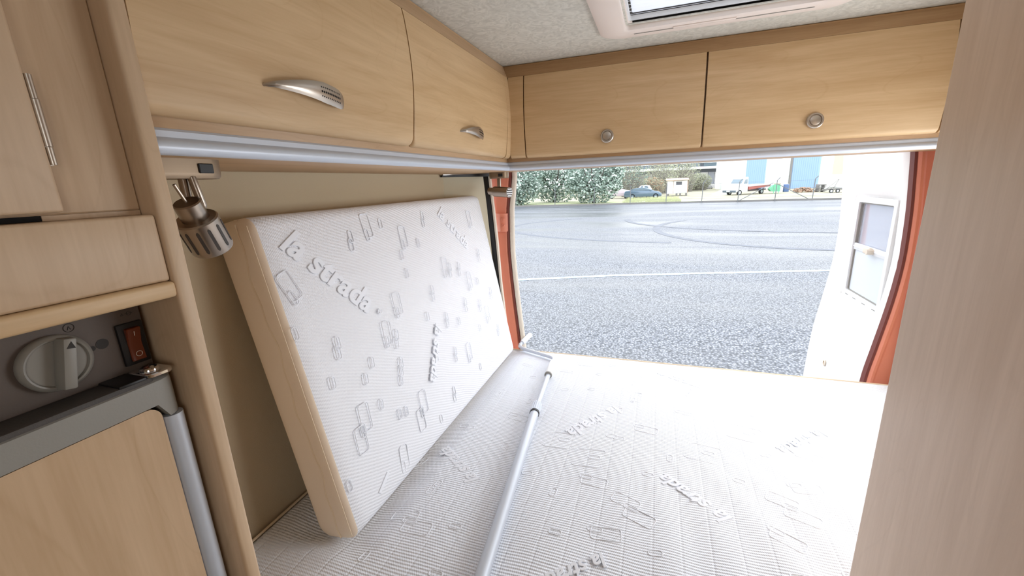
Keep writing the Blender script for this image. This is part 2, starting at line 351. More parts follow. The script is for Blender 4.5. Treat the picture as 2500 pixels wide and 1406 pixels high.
for a0, a1, h0, h1, rc in ((.3149, .8345, .461, .611, (.0, .012)), (.8385, 1.437, 1.062, 1.205, (.012, .012))):
    bm = new(); curved_front(bm, PL, a0, a1, Z0, Z1, rc); d = obj('door', bm, WY, ll)
    bm = new(); handle(bm, PL, h0, h1, .142); obj('handle', bm, [STEEL2, DARK], d, label='perforated satin metal bow handle')
bm = new(); curved_front(bm, PL, 1.4385, 1.4805, Z0, Z1, (0, 0)); obj('filler_strip', bm, WY, ll)
rc_ = thing('overhead_locker', (.1, 1.66, .05), 'maple overhead locker across the rear door opening with round push buttons', 'cabinet')
bm = bb(-.5295, .882, 1.500, 1.80, .050, .398, .001); obj('carcass', bm, WDX, rc_)
bm = new(); curved_front(bm, PR, -.509, -.4535, Z0, Z1, (0, 0)); obj('filler_strip', bm, WX, rc_)
for a0, a1, bx in ((-.4495, .1215, -.166), (.1265, .7035, .416)):
    bm = new(); curved_front(bm, PR, a0, a1, Z0-.0015, Z1, (.004, .004)); d = obj('door', bm, WX, rc_)
    bm = new(); yb = 1.498-.018-.0065
    lathe(bm, (bx, yb-.002, .1405), (0, -1, .10), [(-.004, .0215), (.003, .0215), (.0052, .0195), (.0052, .0160), (.002, .0150), (.002, .0135), (.0046, .0130), (.0052, .0118), (.0052, .0001)])
    obj('push_button', bm, STEEL2, d, label='round satin metal push lock')
bm = new(); curved_front(bm, PR, .7075, .882, Z0, Z1, (0, 0)); obj('filler_strip', bm, WX, rc_)
# cove trims (mitred)
bm = new(); sweep(bm, [[(-.5105+o, y0-(o if k else 0), z) for o, z in ((-.001, .3575), (-.0225, .3995), (-.05, .3995), (-.05, .3575))] for k, y0 in ((0, .316), (1, 1.4805))])
struct('trim_3', bm, WDARK, 'maple cove strip between ceiling and left locker doors', 'trim')
bm = new(); sweep(bm, [[((-.5105+o) if k == 0 else .882, 1.4805-o, z) for o, z in ((-.001, .3575), (-.0225, .3995), (-.05, .3995), (-.05, .3575))] for k in (0, 1)])
struct('trim_4', bm, WDX, 'maple cove strip between ceiling and rear locker doors', 'trim')
# aluminium rails, mitred in the corner
RP = [(0, .0765), (.0025, .0735), (.0030, .0665), (.0075, .0640), (.0115, .0600), (.0125, .0550), (.0110, .0505), (.0070, .0475), (.0005, .0468), (0, .0468)]
bm = new(); sweep(bm, [[(-.5295+o, y0-(o if k else 0), z) for o, z in RP] for k, y0 in ((0, .316), (1, 1.4995))])
obj('light_rail', bm, ALU, label='silver aluminium rail under the left overhead locker', cat='rail', group='aluminium locker rails')
bm = new(); sweep(bm, [[((-.5295+o) if k == 0 else .86, 1.4995-o, z) for o, z in RP] for k in (0, 1)])
obj('light_rail', bm, ALU, label='silver aluminium rail under the rear overhead locker, above the door opening', cat='rail', group='aluminium locker rails')

# ---------------------------------------------------------------- reading lamps
def lampbase(c, ax, L, root):
    """pill shaped base; ax 'Y' or 'X'"""
    bm = new(); pts = rrect(-L/2, L/2, -.026, .026, .024, 6); x, y, z = c
    f = (lambda p, zz, s: (x+p[1]*s, y+p[0]*s, zz)) if ax == 'Y' else (lambda p, zz, s: (x+p[0]*s, y-p[1]*s, zz))
    sweep(bm, [[f(p, z+zz, s) for p in pts] for zz, s in ((0, 1), (-.018, 1), (-.023, .985), (-.026, .94))])
    b = obj('lamp_base', bm, BASEM, root)
    bm = new()
    if ax == 'Y': box(bm, x+.0255, x+.0285, y+.016, y+.036, z-.019, z-.006)
    else: box(bm, x+.006, x+.026, y-.0285, y-.0255, z-.019, z-.006)
    bev(bm, .001, 1); s_ = obj('switch', bm, BLACK, b, label='black rocker switch')
def lamphead(root, top, bot, r1, r2, L1, pin=True, grille=False, slots=True):
    top = Vector(top); bot = Vector(bot); a = (bot-top).normalized(); L = (bot-top).length
    bm = new(); lathe(bm, top, a, [(0, r1*.9), (.0015, r1), (L1, r1), (L1+.001, r1*.98)], 40)
    if pin: tube(bm, [top+a*.002, top-a*.026+Vector((-.003, 0, 0))], .0022, 10)
    hd = obj('lamp_head', bm, STEEL, root)
    bm = new(); st = top+a*(L1-.001)
    lathe(bm, st, a, [(0, .001), (0, r2*.93), (.002, r2), (L-L1-.002, r2), (L-L1, r2*.97), (L-L1, r2*.88), (L-L1-.02, r2*.86)], 48)
    sh = obj('lamp_shade', bm, STEEL, hd)
    if slots:
        u = a.cross(Vector((0, 1, 0))).normalized(); w = a.cross(u).normalized(); bm = new(); LL = L-L1
        for k in range(12):
            d = u*math.cos(2*PI*k/12+.25)+w*math.sin(2*PI*k/12+.25); s_ = a.cross(d)
            secs = []
            for t, ww in ((.16, .0002), (.18, .0014), (.22, .0020), (.80, .0020), (.84, .0014), (.86, .0002)):
                p = st+a*LL*t+d*(r2-.0022); secs.append([p-s_*ww, p-s_*ww+d*.0026, p+s_*ww+d*.0026, p+s_*ww])
            sweep(bm, secs)
        obj('vent_slots', bm, DGREY, hd, label='long dark cooling slots')
    if grille:
        bm = new(); u = Vector((0, 0, 1)); w = a.cross(u).normalized(); u = w.cross(a)
        disc(bm, bot-a*.004, a, r2*.88, .002, 24, mi=1)
        for k in range(4):
            h = (k-1.5)*r2*.42; ww = math.sqrt(max(0, (r2*.86)**2-h*h)); p = bot-a*.002+u*h
            sweep(bm, [[p-w*ww-u*.0028, p-w*ww+u*.0028, p-w*ww+u*.0028+a*.003, p-w*ww-u*.0028+a*.003], [p+w*ww-u*.0028, p+w*ww+u*.0028, p+w*ww+u*.0028+a*.003, p+w*ww-u*.0028+a*.003]])
        obj('front_grille', bm, [WHITEP, DARK], hd, label='striped white grille')
L1_ = thing('reading_lamp', (-.600, .402, .052), 'brushed steel reading spotlight hanging under the left locker, close to the post', 'lamp', 'steel reading spotlights')
lampbase((-.622, .400, .050), 'Y', .118, L1_)
bm = new()
tube(bm, [(-.612, .4035, .026), (-.613, .404, -.022)], .0062, 14)
tube(bm, [(-.600, .407, .026), (-.596, .411, -.012), (-.600, .409, -.022), (-.606, .404, -.024)], .0052, 14)
obj('swivel_arm', bm, STEEL, L1_)
lamphead(L1_, (-.5926, .3880, -.0065), (-.6076, .4211, -.0740), .0165, .0265, .026)
L2_ = thing('reading_lamp', (-.65, 1.70, .05), 'small steel reading spotlight in the far left corner, beside the orange pillar', 'lamp', 'steel reading spotlights')
lampbase((-.648, 1.72, .050), 'X', .085, L2_)
bm = new(); tube(bm, [(-.650, 1.715, .026), (-.650, 1.712, -.022)], .0055, 12); tube(bm, [(-.640, 1.705, .026), (-.638, 1.700, -.016), (-.642, 1.70, -.022)], .0045, 12)
obj('swivel_arm', bm, STEEL, L2_)
lamphead(L2_, (-.690, 1.705, -.0270), (-.584, 1.665, -.0350), .015, .0215, .030, pin=False, grille=True, slots=False)

# ---------------------------------------------------------------- roof vent
rv = thing('roof_vent', (.13, 1.05, .40), 'cream framed roof vent with a pale grey blind in the ceiling', 'roof vent')
def ring_sweep(bm, specs, mi=0):
    """specs: list of (x0,x1,y0,y1,r,z)"""
    secs = [[(p[0], p[1], z) for p in rrect(x0, x1, y0, y1, r, 6)] for x0, x1, y0, y1, r, z in specs]
    sweep(bm, secs, cap=False, mi=mi)
bm = new()
ring_sweep(bm, [(-.172, .428, .765, 1.360, .055, .402), (-.170, .426, .767, 1.358, .054, .392), (-.158, .414, .778, 1.346, .048, .387), (-.105, .362, .823, 1.292, .016, .385), (-.100, .357, .827, 1.287, .012, .388), (-.100, .357, .827, 1.287, .012, .402), (-.093, .350, .834, 1.280, .010, .403), (-.093, .350, .834, 1.280, .010, .426)])
obj('frame', bm, VENTP, rv)
bm = new()
ring_sweep(bm, [(-.094, .351, .833, 1.281, .006, .418), (-.094, .351, .833, 1.281, .006, .408), (-.088, .345, .840, 1.272, .004, .408), (-.088, .345, .840, 1.272, .004, .418)])
obj('blind_frame', bm, WHITEP, rv)
bm = new(); ring_sweep(bm, [(-.090, .347, .838, 1.276, .004, .420), (-.090, .347, .838, 1.276, .004, .4195), (-.083, .340, .846, 1.262, .004, .4195), (-.083, .340, .846, 1.262, .004, .424)])
obj('gap_shade_ring', bm, BLACK, rv)  # black ring standing for the shaded gap around the blind
bl, bt, bb_, _ = nt('vent_blind')
bb_.inputs['Base Color'].default_value = (.80, .84, .88, 1); bb_.inputs['Roughness'].default_value = .7
_tr = bt.nodes.new('ShaderNodeBsdfTranslucent'); _tr.inputs[0].default_value = (.78, .84, .90, 1); _mx = bt.nodes.new('ShaderNodeMixShader'); _mx.inputs[0].default_value = .22
bt.links.new(bb_.outputs[0], _mx.inputs[1]); bt.links.new(_tr.outputs[0], _mx.inputs[2]); bt.links.new(_mx.outputs[0], bt.nodes['Material Output'].inputs[0]); bm = new()
y = .83
while y < 1.27:
    sweep(bm, [[(-.09, y, .4215), (-.09, y+.012, .4190), (-.09, y+.0225, .4212)], [(.35, y, .4215), (.35, y+.012, .4190), (.35, y+.0225, .4212)]], closed=False, cap=False); y += .0225
obj('pleated_blind', bm, bl, rv)
obj('finger_grip', bb(.02, .17, 1.298, 1.309, .3825, .3862, .002), VENTP, rv)
bm = new(); sweep(bm, [[(x, 1.312, .3852), (x, 1.3145, .3845), (x, 1.317, .3852)] for x in (-.08, .34)]); obj('groove', bm, GREY, rv)

# ---------------------------------------------------------------- closet on the right
bm = new(); pr = rrect(.3413, .90, -.30, .720, .006, 4)
sweep(bm, [[(p[0], p[1], z) for p in pr] for z in (-1.60, .399)])
obj('closet', bm, WPANEL, label='tall pale wood closet wall filling the right edge', cat='closet')

# ---------------------------------------------------------------- bed
SEAMS = []
def bed_h(x, y):
    h = 0
    # gentle rumples fanning out near the front right
    cx, cy = -.15, 1.65
    a = math.atan2(y-cy, x-cx); d = math.hypot(x-cx, y-cy)
    k = max(0, min(1, (d-.45)/.5))*max(0, min(1, (x+.15)/.2))
    h += .0020*k*math.sin(a*46+1.5*math.sin(d*7))
    h += .0016*math.sin(x*9+1)*math.sin(y*6)
    if .56 < y < 1.82 and x < -.56:
        k2 = max(0, 1-abs(x+.70)/.13); k2 = min(1, k2*1.8)*min(1, (y-.56)/.06, (1.82-y)/.05); h -= .016*k2
    h += .0012*math.sin(x*23+y*9)*max(0, min(1, (1.3-y)/.5))
    return h
def bed_mesh():
    bm = new(); s = .0085; x0, x1, y0, y1 = -.880, .882, .318, 1.818
    nx = int((x1-x0)/s); ny = int((y1-y0)/s); g = {}; re = .018
    def z(x, y):
        d = min(x-x0, x1-x, y-y0, y1-y)
        e = re-math.sqrt(max(0, re*re-(re-d)**2)) if d < re else 0
        return -.800+bed_h(x, y)*min(1, d/.05)-e
    for i in range(nx+1):
        for j in range(ny+1):
            x = x0+(x1-x0)*i/nx; y = y0+(y1-y0)*j/ny
            if x > .335 and y < .727: continue
            g[i, j] = bm.verts.new((x, y, z(x, y)))
    for i in range(nx):
        for j in range(ny):
            q = [(i, j), (i+1, j), (i+1, j+1), (i, j+1)]
            if all(k in g for k in q): bm.faces.new([g[k] for k in q])
    edges = [e for e in bm.edges if e.is_boundary]
    r = bmesh.ops.extrude_edge_only(bm, edges=edges); vs = [v for v in r['geom'] if isinstance(v, bmesh.types.BMVert)]
    for v in vs: v.co.z = -.93
    return bm
bed = thing('mattress', (-.1, 1.05, -.93), 'large white embossed mattress lying flat across the back of the van', 'mattress')
bm = bed_mesh()
obj('cover', bm, FAB_BED, bed)
bm = new(); tube(bm, [(-.872, y, -.7965) for y in (.33, .8, 1.2, 1.6, 1.80)]+[(-.5, 1.808, -.801), (0, 1.81, -.801), (.4, 1.809, -.801), (.878, 1.808, -.801)], .0032, 8); obj('piping', bm, PIPING, bed)
struct('trim_5', bb(-.882, .334, .316, 1.82, -.96, -.932, .002), WX, 'bed base board under the mattress', 'bed base')
# embossed motifs
def ring_rel(bm, F, cx, cy, w, h, ang, r=.0012, rad=None, part=None):
    rad = rad or min(w, h)*.42; pts = rrect(-w/2, w/2, -h/2, h/2, rad, 3); ca, sa = math.cos(ang), math.sin(ang)
    if part: pts = pts[:int(len(pts)*part)]
    P3 = [F(cx+x*ca-y*sa, cy+x*sa+y*ca) for x, y in pts]
    tube(bm, P3, r, 6, closed=part is None, cap=part is not None)
def motif(bm, F, x, y, ang, kind, s=1, r=.0012):
    ca, sa = math.cos(ang), math.sin(ang)
    def o(dx, dy): return x+dx*s*ca-dy*s*sa, y+dx*s*sa+dy*s*ca
    if kind == 0: ring_rel(bm, F, x, y, .030*s, .015*s, ang, r)
    elif kind == 1:
        ring_rel(bm, F, *o(-.011, .003), .034*s, .016*s, ang, r); ring_rel(bm, F, *o(.012, -.003), .034*s, .016*s, ang, r)
    elif kind == 2:
        ring_rel(bm, F, *o(0, 0), .070*s, .036*s, ang, r, .008*s); ring_rel(bm, F, *o(-.026, .010), .034*s, .015*s, ang, r)
    elif kind == 3:
        ring_rel(bm, F, *o(-.02, .013), .070*s, .036*s, ang, r, .008*s); ring_rel(bm, F, *o(.028, -.016), .074*s, .038*s, ang, r, .008*s); ring_rel(bm, F, *o(0, 0), .036*s, .016*s, ang, r)
    elif kind == 4:
        ring_rel(bm, F, *o(0, .018), .085*s, .034*s, ang, r, .008*s, .55); ring_rel(bm, F, *o(.01, 0), .034*s, .016*s, ang, r); ring_rel(bm, F, *o(-.01, -.03), .085*s, .03*s, ang+PI, r, .008*s, .55)
def lettering(name, body, size, M4, parent, mat, ext=.0003, bevd=.0011, spacing=1.0, shear=.25, label=None):
    c = bpy.data.curves.new(name+'_curve', 'FONT'); c.body = body; c.size = size; c.extrude = ext; c.bevel_depth = bevd; c.bevel_resolution = 2; c.shear = shear; c.space_character = spacing; c.offset = size*.012; c.resolution_u = 4
    t = bpy.data.objects.new(name+'_tmp', c); C.objects.link(t)
    bpy.context.view_layer.update()
    me = bpy.data.meshes.new_from_object(t.evaluated_get(bpy.context.evaluated_depsgraph_get())); bpy.data.objects.remove(t)
    bm = new(); bm.from_mesh(me); bpy.data.meshes.remove(me)
    for v in bm.verts: v.co = M4 @ v.co
    o = obj(name, bm, mat, parent, label=label); return o
def frame_mat(o, ex, ey, ez):
    m = Matrix((( ex[0], ey[0], ez[0], o[0]), (ex[1], ey[1], ez[1], o[1]), (ex[2], ey[2], ez[2], o[2]), (0, 0, 0, 1))); return m
def bedF(x, y): return (x, y, -.8000+bed_h(x, y)+.0001)
def bed_text(sx, sy, ex, ey, size):
    d = Vector((ex-sx, ey-sy, 0)).normalized(); n = Vector((0, 0, 1)); u = n.cross(d)
    return d, u, n
for (sx, sy, ex, ey) in ((-.115, 1.391, -.266, 1.177), (.518, 1.418, .358, 1.263), (.206, .9415, .0447, 1.069), (-.438, .895, -.6034, 1.0133), (-.0813, .754, -.215, .645), (.03, 1.70, .20, 1.60)):
    d, u, n = bed_text(sx, sy, ex, ey, 1); L = math.hypot(ex-sx, ey-sy); sz = .072
    z = max(bed_h(sx+(ex-sx)*t, sy+(ey-sy)*t) for t in (0, .3, .6, 1))
    lettering('embossed_lettering', 'la strada', sz*L/.262, frame_mat((sx, sy, -.8000+z), d, u, n), bed, FAB_REL)
rnd = random.Random(3)
bm = new(); placed = [(.00, 1.263, -.2, 2), (.166, 1.188, -.15, 4), (-.029, .906, -.35, 3), (.343, 1.016, -.4, 3), (.311, .906, -.45, 2), (-.547, .711, .05, 3), (-.13, .975, -.1, 2), (-.1935, .778, 0, 0), (.03, .788, .1, 0), (-.655, .93, 1.2, 1), (-.584, 1.126, 0, 1), (.12, 1.40, -.1, 1), (.30, 1.33, -.2, 4), (.45, 1.25, -.3, 2)]
for x, y, a, k in placed: motif(bm, bedF, x, y, a, k, 1.0, .0013)
def near(x, y, L, d): return any(math.hypot(x-p[0], y-p[1]) < d for p in L)
txt = [(-.19, 1.28), (.44, 1.34), (.12, 1.0), (-.52, .95), (-.14, .70)]
pl = [(p[0], p[1]) for p in placed]+txt
tries = 0
while len(pl) < 95 and tries < 5000:
    tries += 1; x = rnd.uniform(-.60, .84); y = rnd.uniform(.40, 1.76)
    if (x > .31 and y < .76) or near(x, y, pl, .10): continue
    if abs(x-(-.335-.07*(y-.6)/1.1)) < .03: continue
    pl.append((x, y)); motif(bm, bedF, x, y, rnd.choice((-.2, 0, .1, 1.5)), rnd.choice((0, 0, 0, 0, 1, 1, 2, 4)), 1, .0012)
obj('embossed_links', bm, FAB_REL, bed, kind='stuff', label='raised chain link pattern')

# ---------------------------------------------------------------- leaning cushion
cu = thing('mattress_section', (-.69, 1.19, -.80), 'thick white mattress section standing on edge against the left wall', 'mattress')
TH, HH, Y0, Y1 = .116, .770, .612, 1.772
A0 = Vector((-.6245, 0, -.7955)); U = Vector((-.1485, 0, .7555)).normalized(); W = Vector((-U.z, 0, U.x)).normalized()   # W points to the wall
if W.x > 0: W = -W
def CP(w, u, y): return A0+W*w+U*u+Vector((0, y, 0))
RC = .030
cs = rrect(0, TH, 0, HH, RC, 5)   # (w,u) cross-section
def section(inset, y, bulge=0):
    out = []
    for w, u in cs:
        cw, cuu = TH/2, HH/2
        w2 = w+(inset if w < cw else -inset)*min(1, abs(w-cw)/.02); u2 = u+(inset if u < cuu else -inset)*min(1, abs(u-cuu)/.02)
        bow = .007*math.sin(PI*max(0, min(1, u/HH))) if w < cw else 0
        out.append(CP(w2-bow, u2, y))
    return out
# front ticking panel (fine mesh) + sides
bm = new()
ys = [(Y0, .026), (Y0+.0015, .017), (Y0+.005, .009), (Y0+.0095, .0035), (Y0+.014, .0008)]+[(Y0+.014+(Y1-Y0-.028)*i/30, 0) for i in range(1, 30)]+[(Y1-.014, 0), (Y1-.007, .003), (Y1-.002, .008), (Y1, .014)]
secs = [section(ins, y) for y, ins in ys]
sweep(bm, secs)
for f in bm.faces:
    c = f.calc_center_median(); w = (c-A0-Vector((0, c.y, 0))).dot(W); u = (c-A0-Vector((0, c.y, 0))).dot(U)
    f.material_index = 0 if (w < .012 and c.y > Y0+.012) or u > HH-.012 and w < .05 and c.y > Y0+.012 else 1
cv = obj('cover', bm, [FAB_CUSH, LINEN], cu, ang=50)
bm = new()
tube(bm, [CP(w, u, Y0-.0004) for w, u in ((.040+.005*math.sin(u*23)+.003*math.sin(u*61), u) for u in [.012+.746*i/40 for i in range(41)])], .0018, 6)
tube(bm, [CP(.040, HH-.003, y) for y in [Y0+.003+(Y1-Y0-.02)*i/10 for i in range(11)]], .0018, 6)
obj('zip_seam', bm, PIPING, cu, label='wavy raised seam down the end')
bm = new(); tube(bm, [CP(.008, u, Y0+.0005) for u in [.02+.73*i/20 for i in range(21)]], .0010, 6); obj('seam', bm, PIPING, cu)
def cuF(v, u): return CP(-.007*math.sin(PI*max(0, min(1, u/HH)))-.0002, u+.012, v+.609)
for sv, su, ev, eu, sz in ((.050, .688, .262, .462, .086), (.745, .700, .935, .520, .080), (.545, .345, .400, .150, .072), (.105, .045, .25, -.12, .08)):
    d = Vector((0, ev-sv, 0))+U*(eu-su); d.normalize(); n = -W; u_ = n.cross(d)
    if su < .1: body = 'l'
    else: body = 'la strada'
    o_ = cuF(sv, su)
    L = math.hypot(ev-sv, eu-su)
    lettering('embossed_lettering', body, sz*L/.31 if body != 'l' else .07, frame_mat(o_+n*.0004, d, u_, n), cu, FAB_REL, ext=.0003, bevd=.0013)
o_ = cuF(.283, .466); lettering('embossed_lettering', '\u00ae', .022, frame_mat(o_+(-W)*.0004, Vector((0, .7, 0))-U*.7, (-W).cross((Vector((0, .7, 0))-U*.7).normalized()), -W), cu, FAB_REL, ext=.0004, bevd=.0004)
bm = new()
cm = [(.045, .60, 1.9, 2), (.019, .50, 1.6, 0), (.30, .40, 1.45, 2), (.33, .37, 1.4, 1), (.346, .700, 1.6, 2), (.409, .700, 1.5, 0), (.269, .668, 1.5, 1), (.50, .648, 1.5, 2), (.573, .617, 1.5, 0), (.466, .595, 1.5, 0), (.465, .537, 1.5, 0), (.70, .51, 1.4, 2), (.73, .49, 1.4, 1), (.799, .479, 1.5, 1), (.378, .463, 1.5, 2), (.575, .441, 1.5, 1), (.511, .380, 1.5, 0), (.117, .428, 1.5, 1), (.21, .35, 1.4, 0), (.173, .321, 1.4, 0), (.316, .289, 1.4, 1), (.30, .255, 1.4, 0), (.072, .360, 1.5, 0), (.117, .210, 1.5, 3), (.20, .235, 1.5, 0), (.356, .123, 1.5, 3), (.229, .057, 1.4, 2), (.257, .173, 1.5, 0), (.287, .165, 1.5, 0), (.03, .12, 1.6, 0), (.62, .33, 1.5, 1), (.70, .30, 1.5, 0), (.78, .34, 1.5, 1), (.86, .42, 1.5, 2), (.93, .40, 1.5, 0), (1.0, .5, 1.5, 1), (.62, .20, 1.5, 1), (.72, .17, 1.5, 2), (.85, .22, 1.5, 0), (.95, .25, 1.5, 2), (.55, .08, 1.5, 1), (.78, .08, 1.5, 0), (1.03, .32, 1.5, 1), (.64, .69, 1.5, 1), (.90, .30, 1.5, 1), (.5, .24, 1.5, 0), (1.0, .66, 1.5, 2), (1.02, .15, 1.5, 1), (.44, .05, 1.5, 0)]
for v, u, a, k in cm: motif(bm, cuF, v, u, a, k, .95, .0013)
obj('embossed_links', bm, FAB_REL, cu, kind='stuff', label='raised chain link pattern')

# ---------------------------------------------------------------- crank pole
po = thing('awning_crank', (-.35, 1.2, -.80), 'long silver telescopic awning crank pole lying on the mattress beside the cushion', 'crank pole')
bm = new(); tube(bm, [(-.285, .42, -.7805), (-.309, .62, -.7812), (-.3755, 1.245, -.784)], .0150, 24); obj('outer_tube', bm, ALU, po)
bm = new(); tube(bm, [(-.375, 1.24, -.7840), (-.4015, 1.555, -.785)], .0098, 20); obj('inner_tube', bm, ALU, po)
bm = new(); p = Vector((-.3755, 1.245, -.784)); a = Vector((-.0665, .625, 0)).normalized()
for k in range(14):
    an = 2*PI*k/14; u = a.cross(Vector((0, 0, 1))); q = p+(u*math.cos(an)+Vector((0, 0, 1))*math.sin(an))*.0145; tube(bm, [q, q+a*.055], .0030, 6)
disc(bm, p, a, .0150, .055, 24); col = obj('collar', bm, ALU, po, label='ribbed clamp collar')
bm = new(); disc(bm, p-a*.010, a, .0172, .010, 24); obj('collar_ring', bm, BLACK, po, label='black clamp ring')
bm = new(); q = Vector((-.4010, 1.545, -.784)); lathe(bm, q, (-.05, .6, .0), [(0, .0150), (.004, .0160), (.11, .0145), (.135, .010), (.14, .006)], 20); obj('grip', bm, WHITEP, po)
bm = new(); disc(bm, q-Vector((-.0008, .009, 0)), (-.05, .6, 0), .0158, .009, 20); obj('grip_ring', bm, GREY, po)
bm = new(); tube(bm, [(-.4105, 1.66, -.785), (-.4125, 1.692, -.785), (-.420, 1.713, -.785), (-.436, 1.725, -.785), (-.50, 1.752, -.785), (-.565, 1.780, -.786), (-.595, 1.794, -.786), (-.612, 1.807, -.783), (-.614, 1.822, -.778), (-.608, 1.838, -.773)], .0085, 14)
obj('crank_arm', bm, ALU, po)
bm = new(); tube(bm, [(-.608, 1.836, -.7735), (-.5975, 1.860, -.764), (-.583, 1.893, -.752), (-.581, 1.898, -.750)], [.0125, .013, .0125, .009], 16); obj('crank_handle', bm, WHITEP, po)

# ---------------------------------------------------------------- kitchen side (left)
kc = thing('wall_cabinet', (-.70, -.1, -.012), 'maple wall cabinet at the upper left with a hinged flat door', 'cabinet')
bm = new(); box(bm, -.880, -.525, -.9, .2960, -.0113, .396); bev(bm, .0015, 1); obj('carcass', bm, WZ, kc)
bm = bb(-.5245, -.509, -.35, .2280, -.0091, .39, .003, 3); dr = obj('door', bm, WZ, kc)
bm = new()
for z0, z1, rr in ((.107, .0875, .0026), (.087, .0480, .0031), (.0475, .0325, .0026)): tube(bm, [(-.5120, .2308, z0), (-.5120, .2308, z1)], rr, 14)
box(bm, -.5249, -.5235, .2285, .2360, .0325, .107)
obj('hinge', bm, STEEL2, dr, label='satin metal barrel hinge')
kf = thing('fridge_housing', (-.70, -.1, -.112), 'maple fascia with a projecting shelf lip above the fridge', 'cabinet')
bm = new(); box(bm, -.880, -.504, -.9, .2958, -.0885, -.0165); bev(bm, .003, 3)
obj('fascia', bm, WZ, kf)
bm = bb(-.880, -.498, -.9, .2962, -.1065, -.0888, .004, 3); obj('shelf_lip', bm, WY, kf)
bm = new(); box(bm, -.86, -.527, -.9, .2180, -.0163, -.0115); obj('gap_shadow_board', bm, DARK, kf, label='dark board standing for the shade in the open slot')  # solid block, the slot's shade put into its colour
bm = new(); box(bm, -.880, -.526, .218, .2955, -.0163, -.0115); obj('spacer', bm, WZ, kf)

fr = thing('fridge', (-.70, 0, -1.55), 'built-in fridge with wood door panel, grey frame and silver edge bar', 'fridge')
bm = bb(-.875, -.560, -.60, .2890, -.205, -.1115, .002); obj('control_panel', bm, PANELG, fr)
bm = bb(-.875, -.566, -.60, .2860, -1.55, -.206, .002); obj('cabinet_body', bm, DGREY, fr)
bm = new(); box(bm, -.562, -.524, -.60, .266, -.206, -.1925); bev(bm, .003, 2); obj('top_strip', bm, DGREY, fr, label='dark textured door top strip')
bm = new()
secs = []
for y in [-.60, 0, .15, .24, .262]: secs.append([(-.562, y, -.1955), (-.530, y, -.1955), (-.5215, y, -.199), (-.5205, y, -.204), (-.5205, y, -.2255), (-.524, y, -.2270), (-.562, y, -.2270)])
for t in range(1, 7):
    an = t*PI/12; dx = .020*(1-math.cos(an)); y = .266+.0225*math.sin(an)
    secs.append([(-.562, y, -.1965), (min(-.530, -.530-dx), y, -.1955), (-.5215-dx, y, -.199), (-.5205-dx, y, -.204), (-.5205-dx, y, -.244), (-.524-dx, y, -.244), (-.562, y, -.244)])
sweep(bm, secs); dd = obj('door_frame', bm, GREY, fr)
bm = new(); secs = []
for z in (-.2450, -.80, -1.50): secs.append([(-.562, .2660, z), (-.527, .2660, z)]+[(-.531+.0115*math.cos(a), .2775+.0112*math.sin(a), z) for a in [-PI/2+PI*i/10 for i in range(11)]]+[(-.562, .2887, z)])
sweep(bm, secs); obj('edge_bar', bm, ALU, fr, label='rounded silver edge bar')
bm = new(); pts = rrect(-.58, .2645, -1.50, -.2275, .014, 5); sweep(bm, [[(x, p[0], p[1]) for p in pts] for x in (-.562, -.5235)]); obj('door_panel', bm, wood('fridge_panel_maple', 2, rgb=(206, 176, 142), dark=(190, 158, 122)), fr, label='plain maple veneer panel')
kn = new(); lathe(kn, (-.560, .2085, -.1545), (1, 0, 0), [(0, .0280), (.004, .0285), (.007, .0275), (.009, .0250), (.0085, .0235), (.006, .0225), (.006, .0001)], 48); kb = obj('thermostat_knob', kn, KNOBG, fr)
bm = new(); a = .20; T = Matrix.Translation(Vector((-.554, .2085, -.1545))) @ Matrix.Rotation(-a, 4, 'X')
vs = box(bm, 0, .014, -.0035, .0105, -.0255, .0255, M=None)
for v in vs:
    if v.co.x > .01: v.co.y = .0035+(v.co.y-.0035)*.72
for v in vs: v.co = T @ v.co
bev(bm, .0018, 2); obj('knob_grip', bm, KNOBG, kb)
bm = new(); P3 = [T @ Vector((x_, y_, z_)) for x_ in (.0139, .0143) for y_, z_ in ((.0005, .0155), (.0075, .0155), (.0040, .0225))]
sweep(bm, [P3[:3], P3[3:]]); obj('pointer_mark', bm, PRINTB, kb, label='black triangle pointer')
bm = new(); disc(bm, (-.5602, .2480, -.1500), (1, 0, 0), .0056, .0006, 24); disc(bm, (-.5602, .2393, -.1520), (1, 0, 0), .0026, .0005, 16); obj('dial_dots', bm, PRINTB, fr, label='black dots beside the knob')
def ringmark(bm, y, z, r, w, x=-.5597):
    tube(bm, [(x, y+r*math.cos(t*PI/10), z+r*math.sin(t*PI/10)) for t in range(20)], w, 5, closed=True)
bm = new(); ringmark(bm, .2262, -.1240, .0042, .00028); tube(bm, [(-.5597, .2248, -.1262), (-.5597, .2262, -.1225), (-.5597, .2276, -.1262)], .00026, 5)
tube(bm, [(-.5597, .2700, -.1258), (-.5597, .2712, -.1232), (-.5597, .2724, -.1258), (-.5597, .2700, -.1258)], .00024, 5); ringmark(bm, .2778, -.1245, .0022, .00022)
tube(bm, [(-.5597, .2738, -.1245), (-.5597, .2818, -.1245)], .0002, 5)
obj('printed_symbols', bm, PRINTB, fr, label='small black printed symbols', kind='stuff')
bm = bb(-.562, -.5565, .2615, .2865, -.1835, -.1345, .0012); sw = obj('switch_bezel', bm, BLACK, fr)
bm = new(); sweep(bm, [[(-.560, y, -.1795), (-.5535, y, -.1790), (-.5555, y, -.1590), (-.5510, y, -.1405), (-.560, y, -.1400)] for y in (.2675, .2810)]); bev(bm, .0008, 1)
rk = obj('rocker', bm, ROCKER, sw, label='amber rocker with white marks')
bm = new(); ringmark(bm, .2748, -.1715, .0030, .00030, -.5541); tube(bm, [(-.5518, .2742, -.1445), (-.5526, .2742, -.1495)], .00035, 5); obj('rocker_marks', bm, PRINTW, sw, label='white on and off marks')
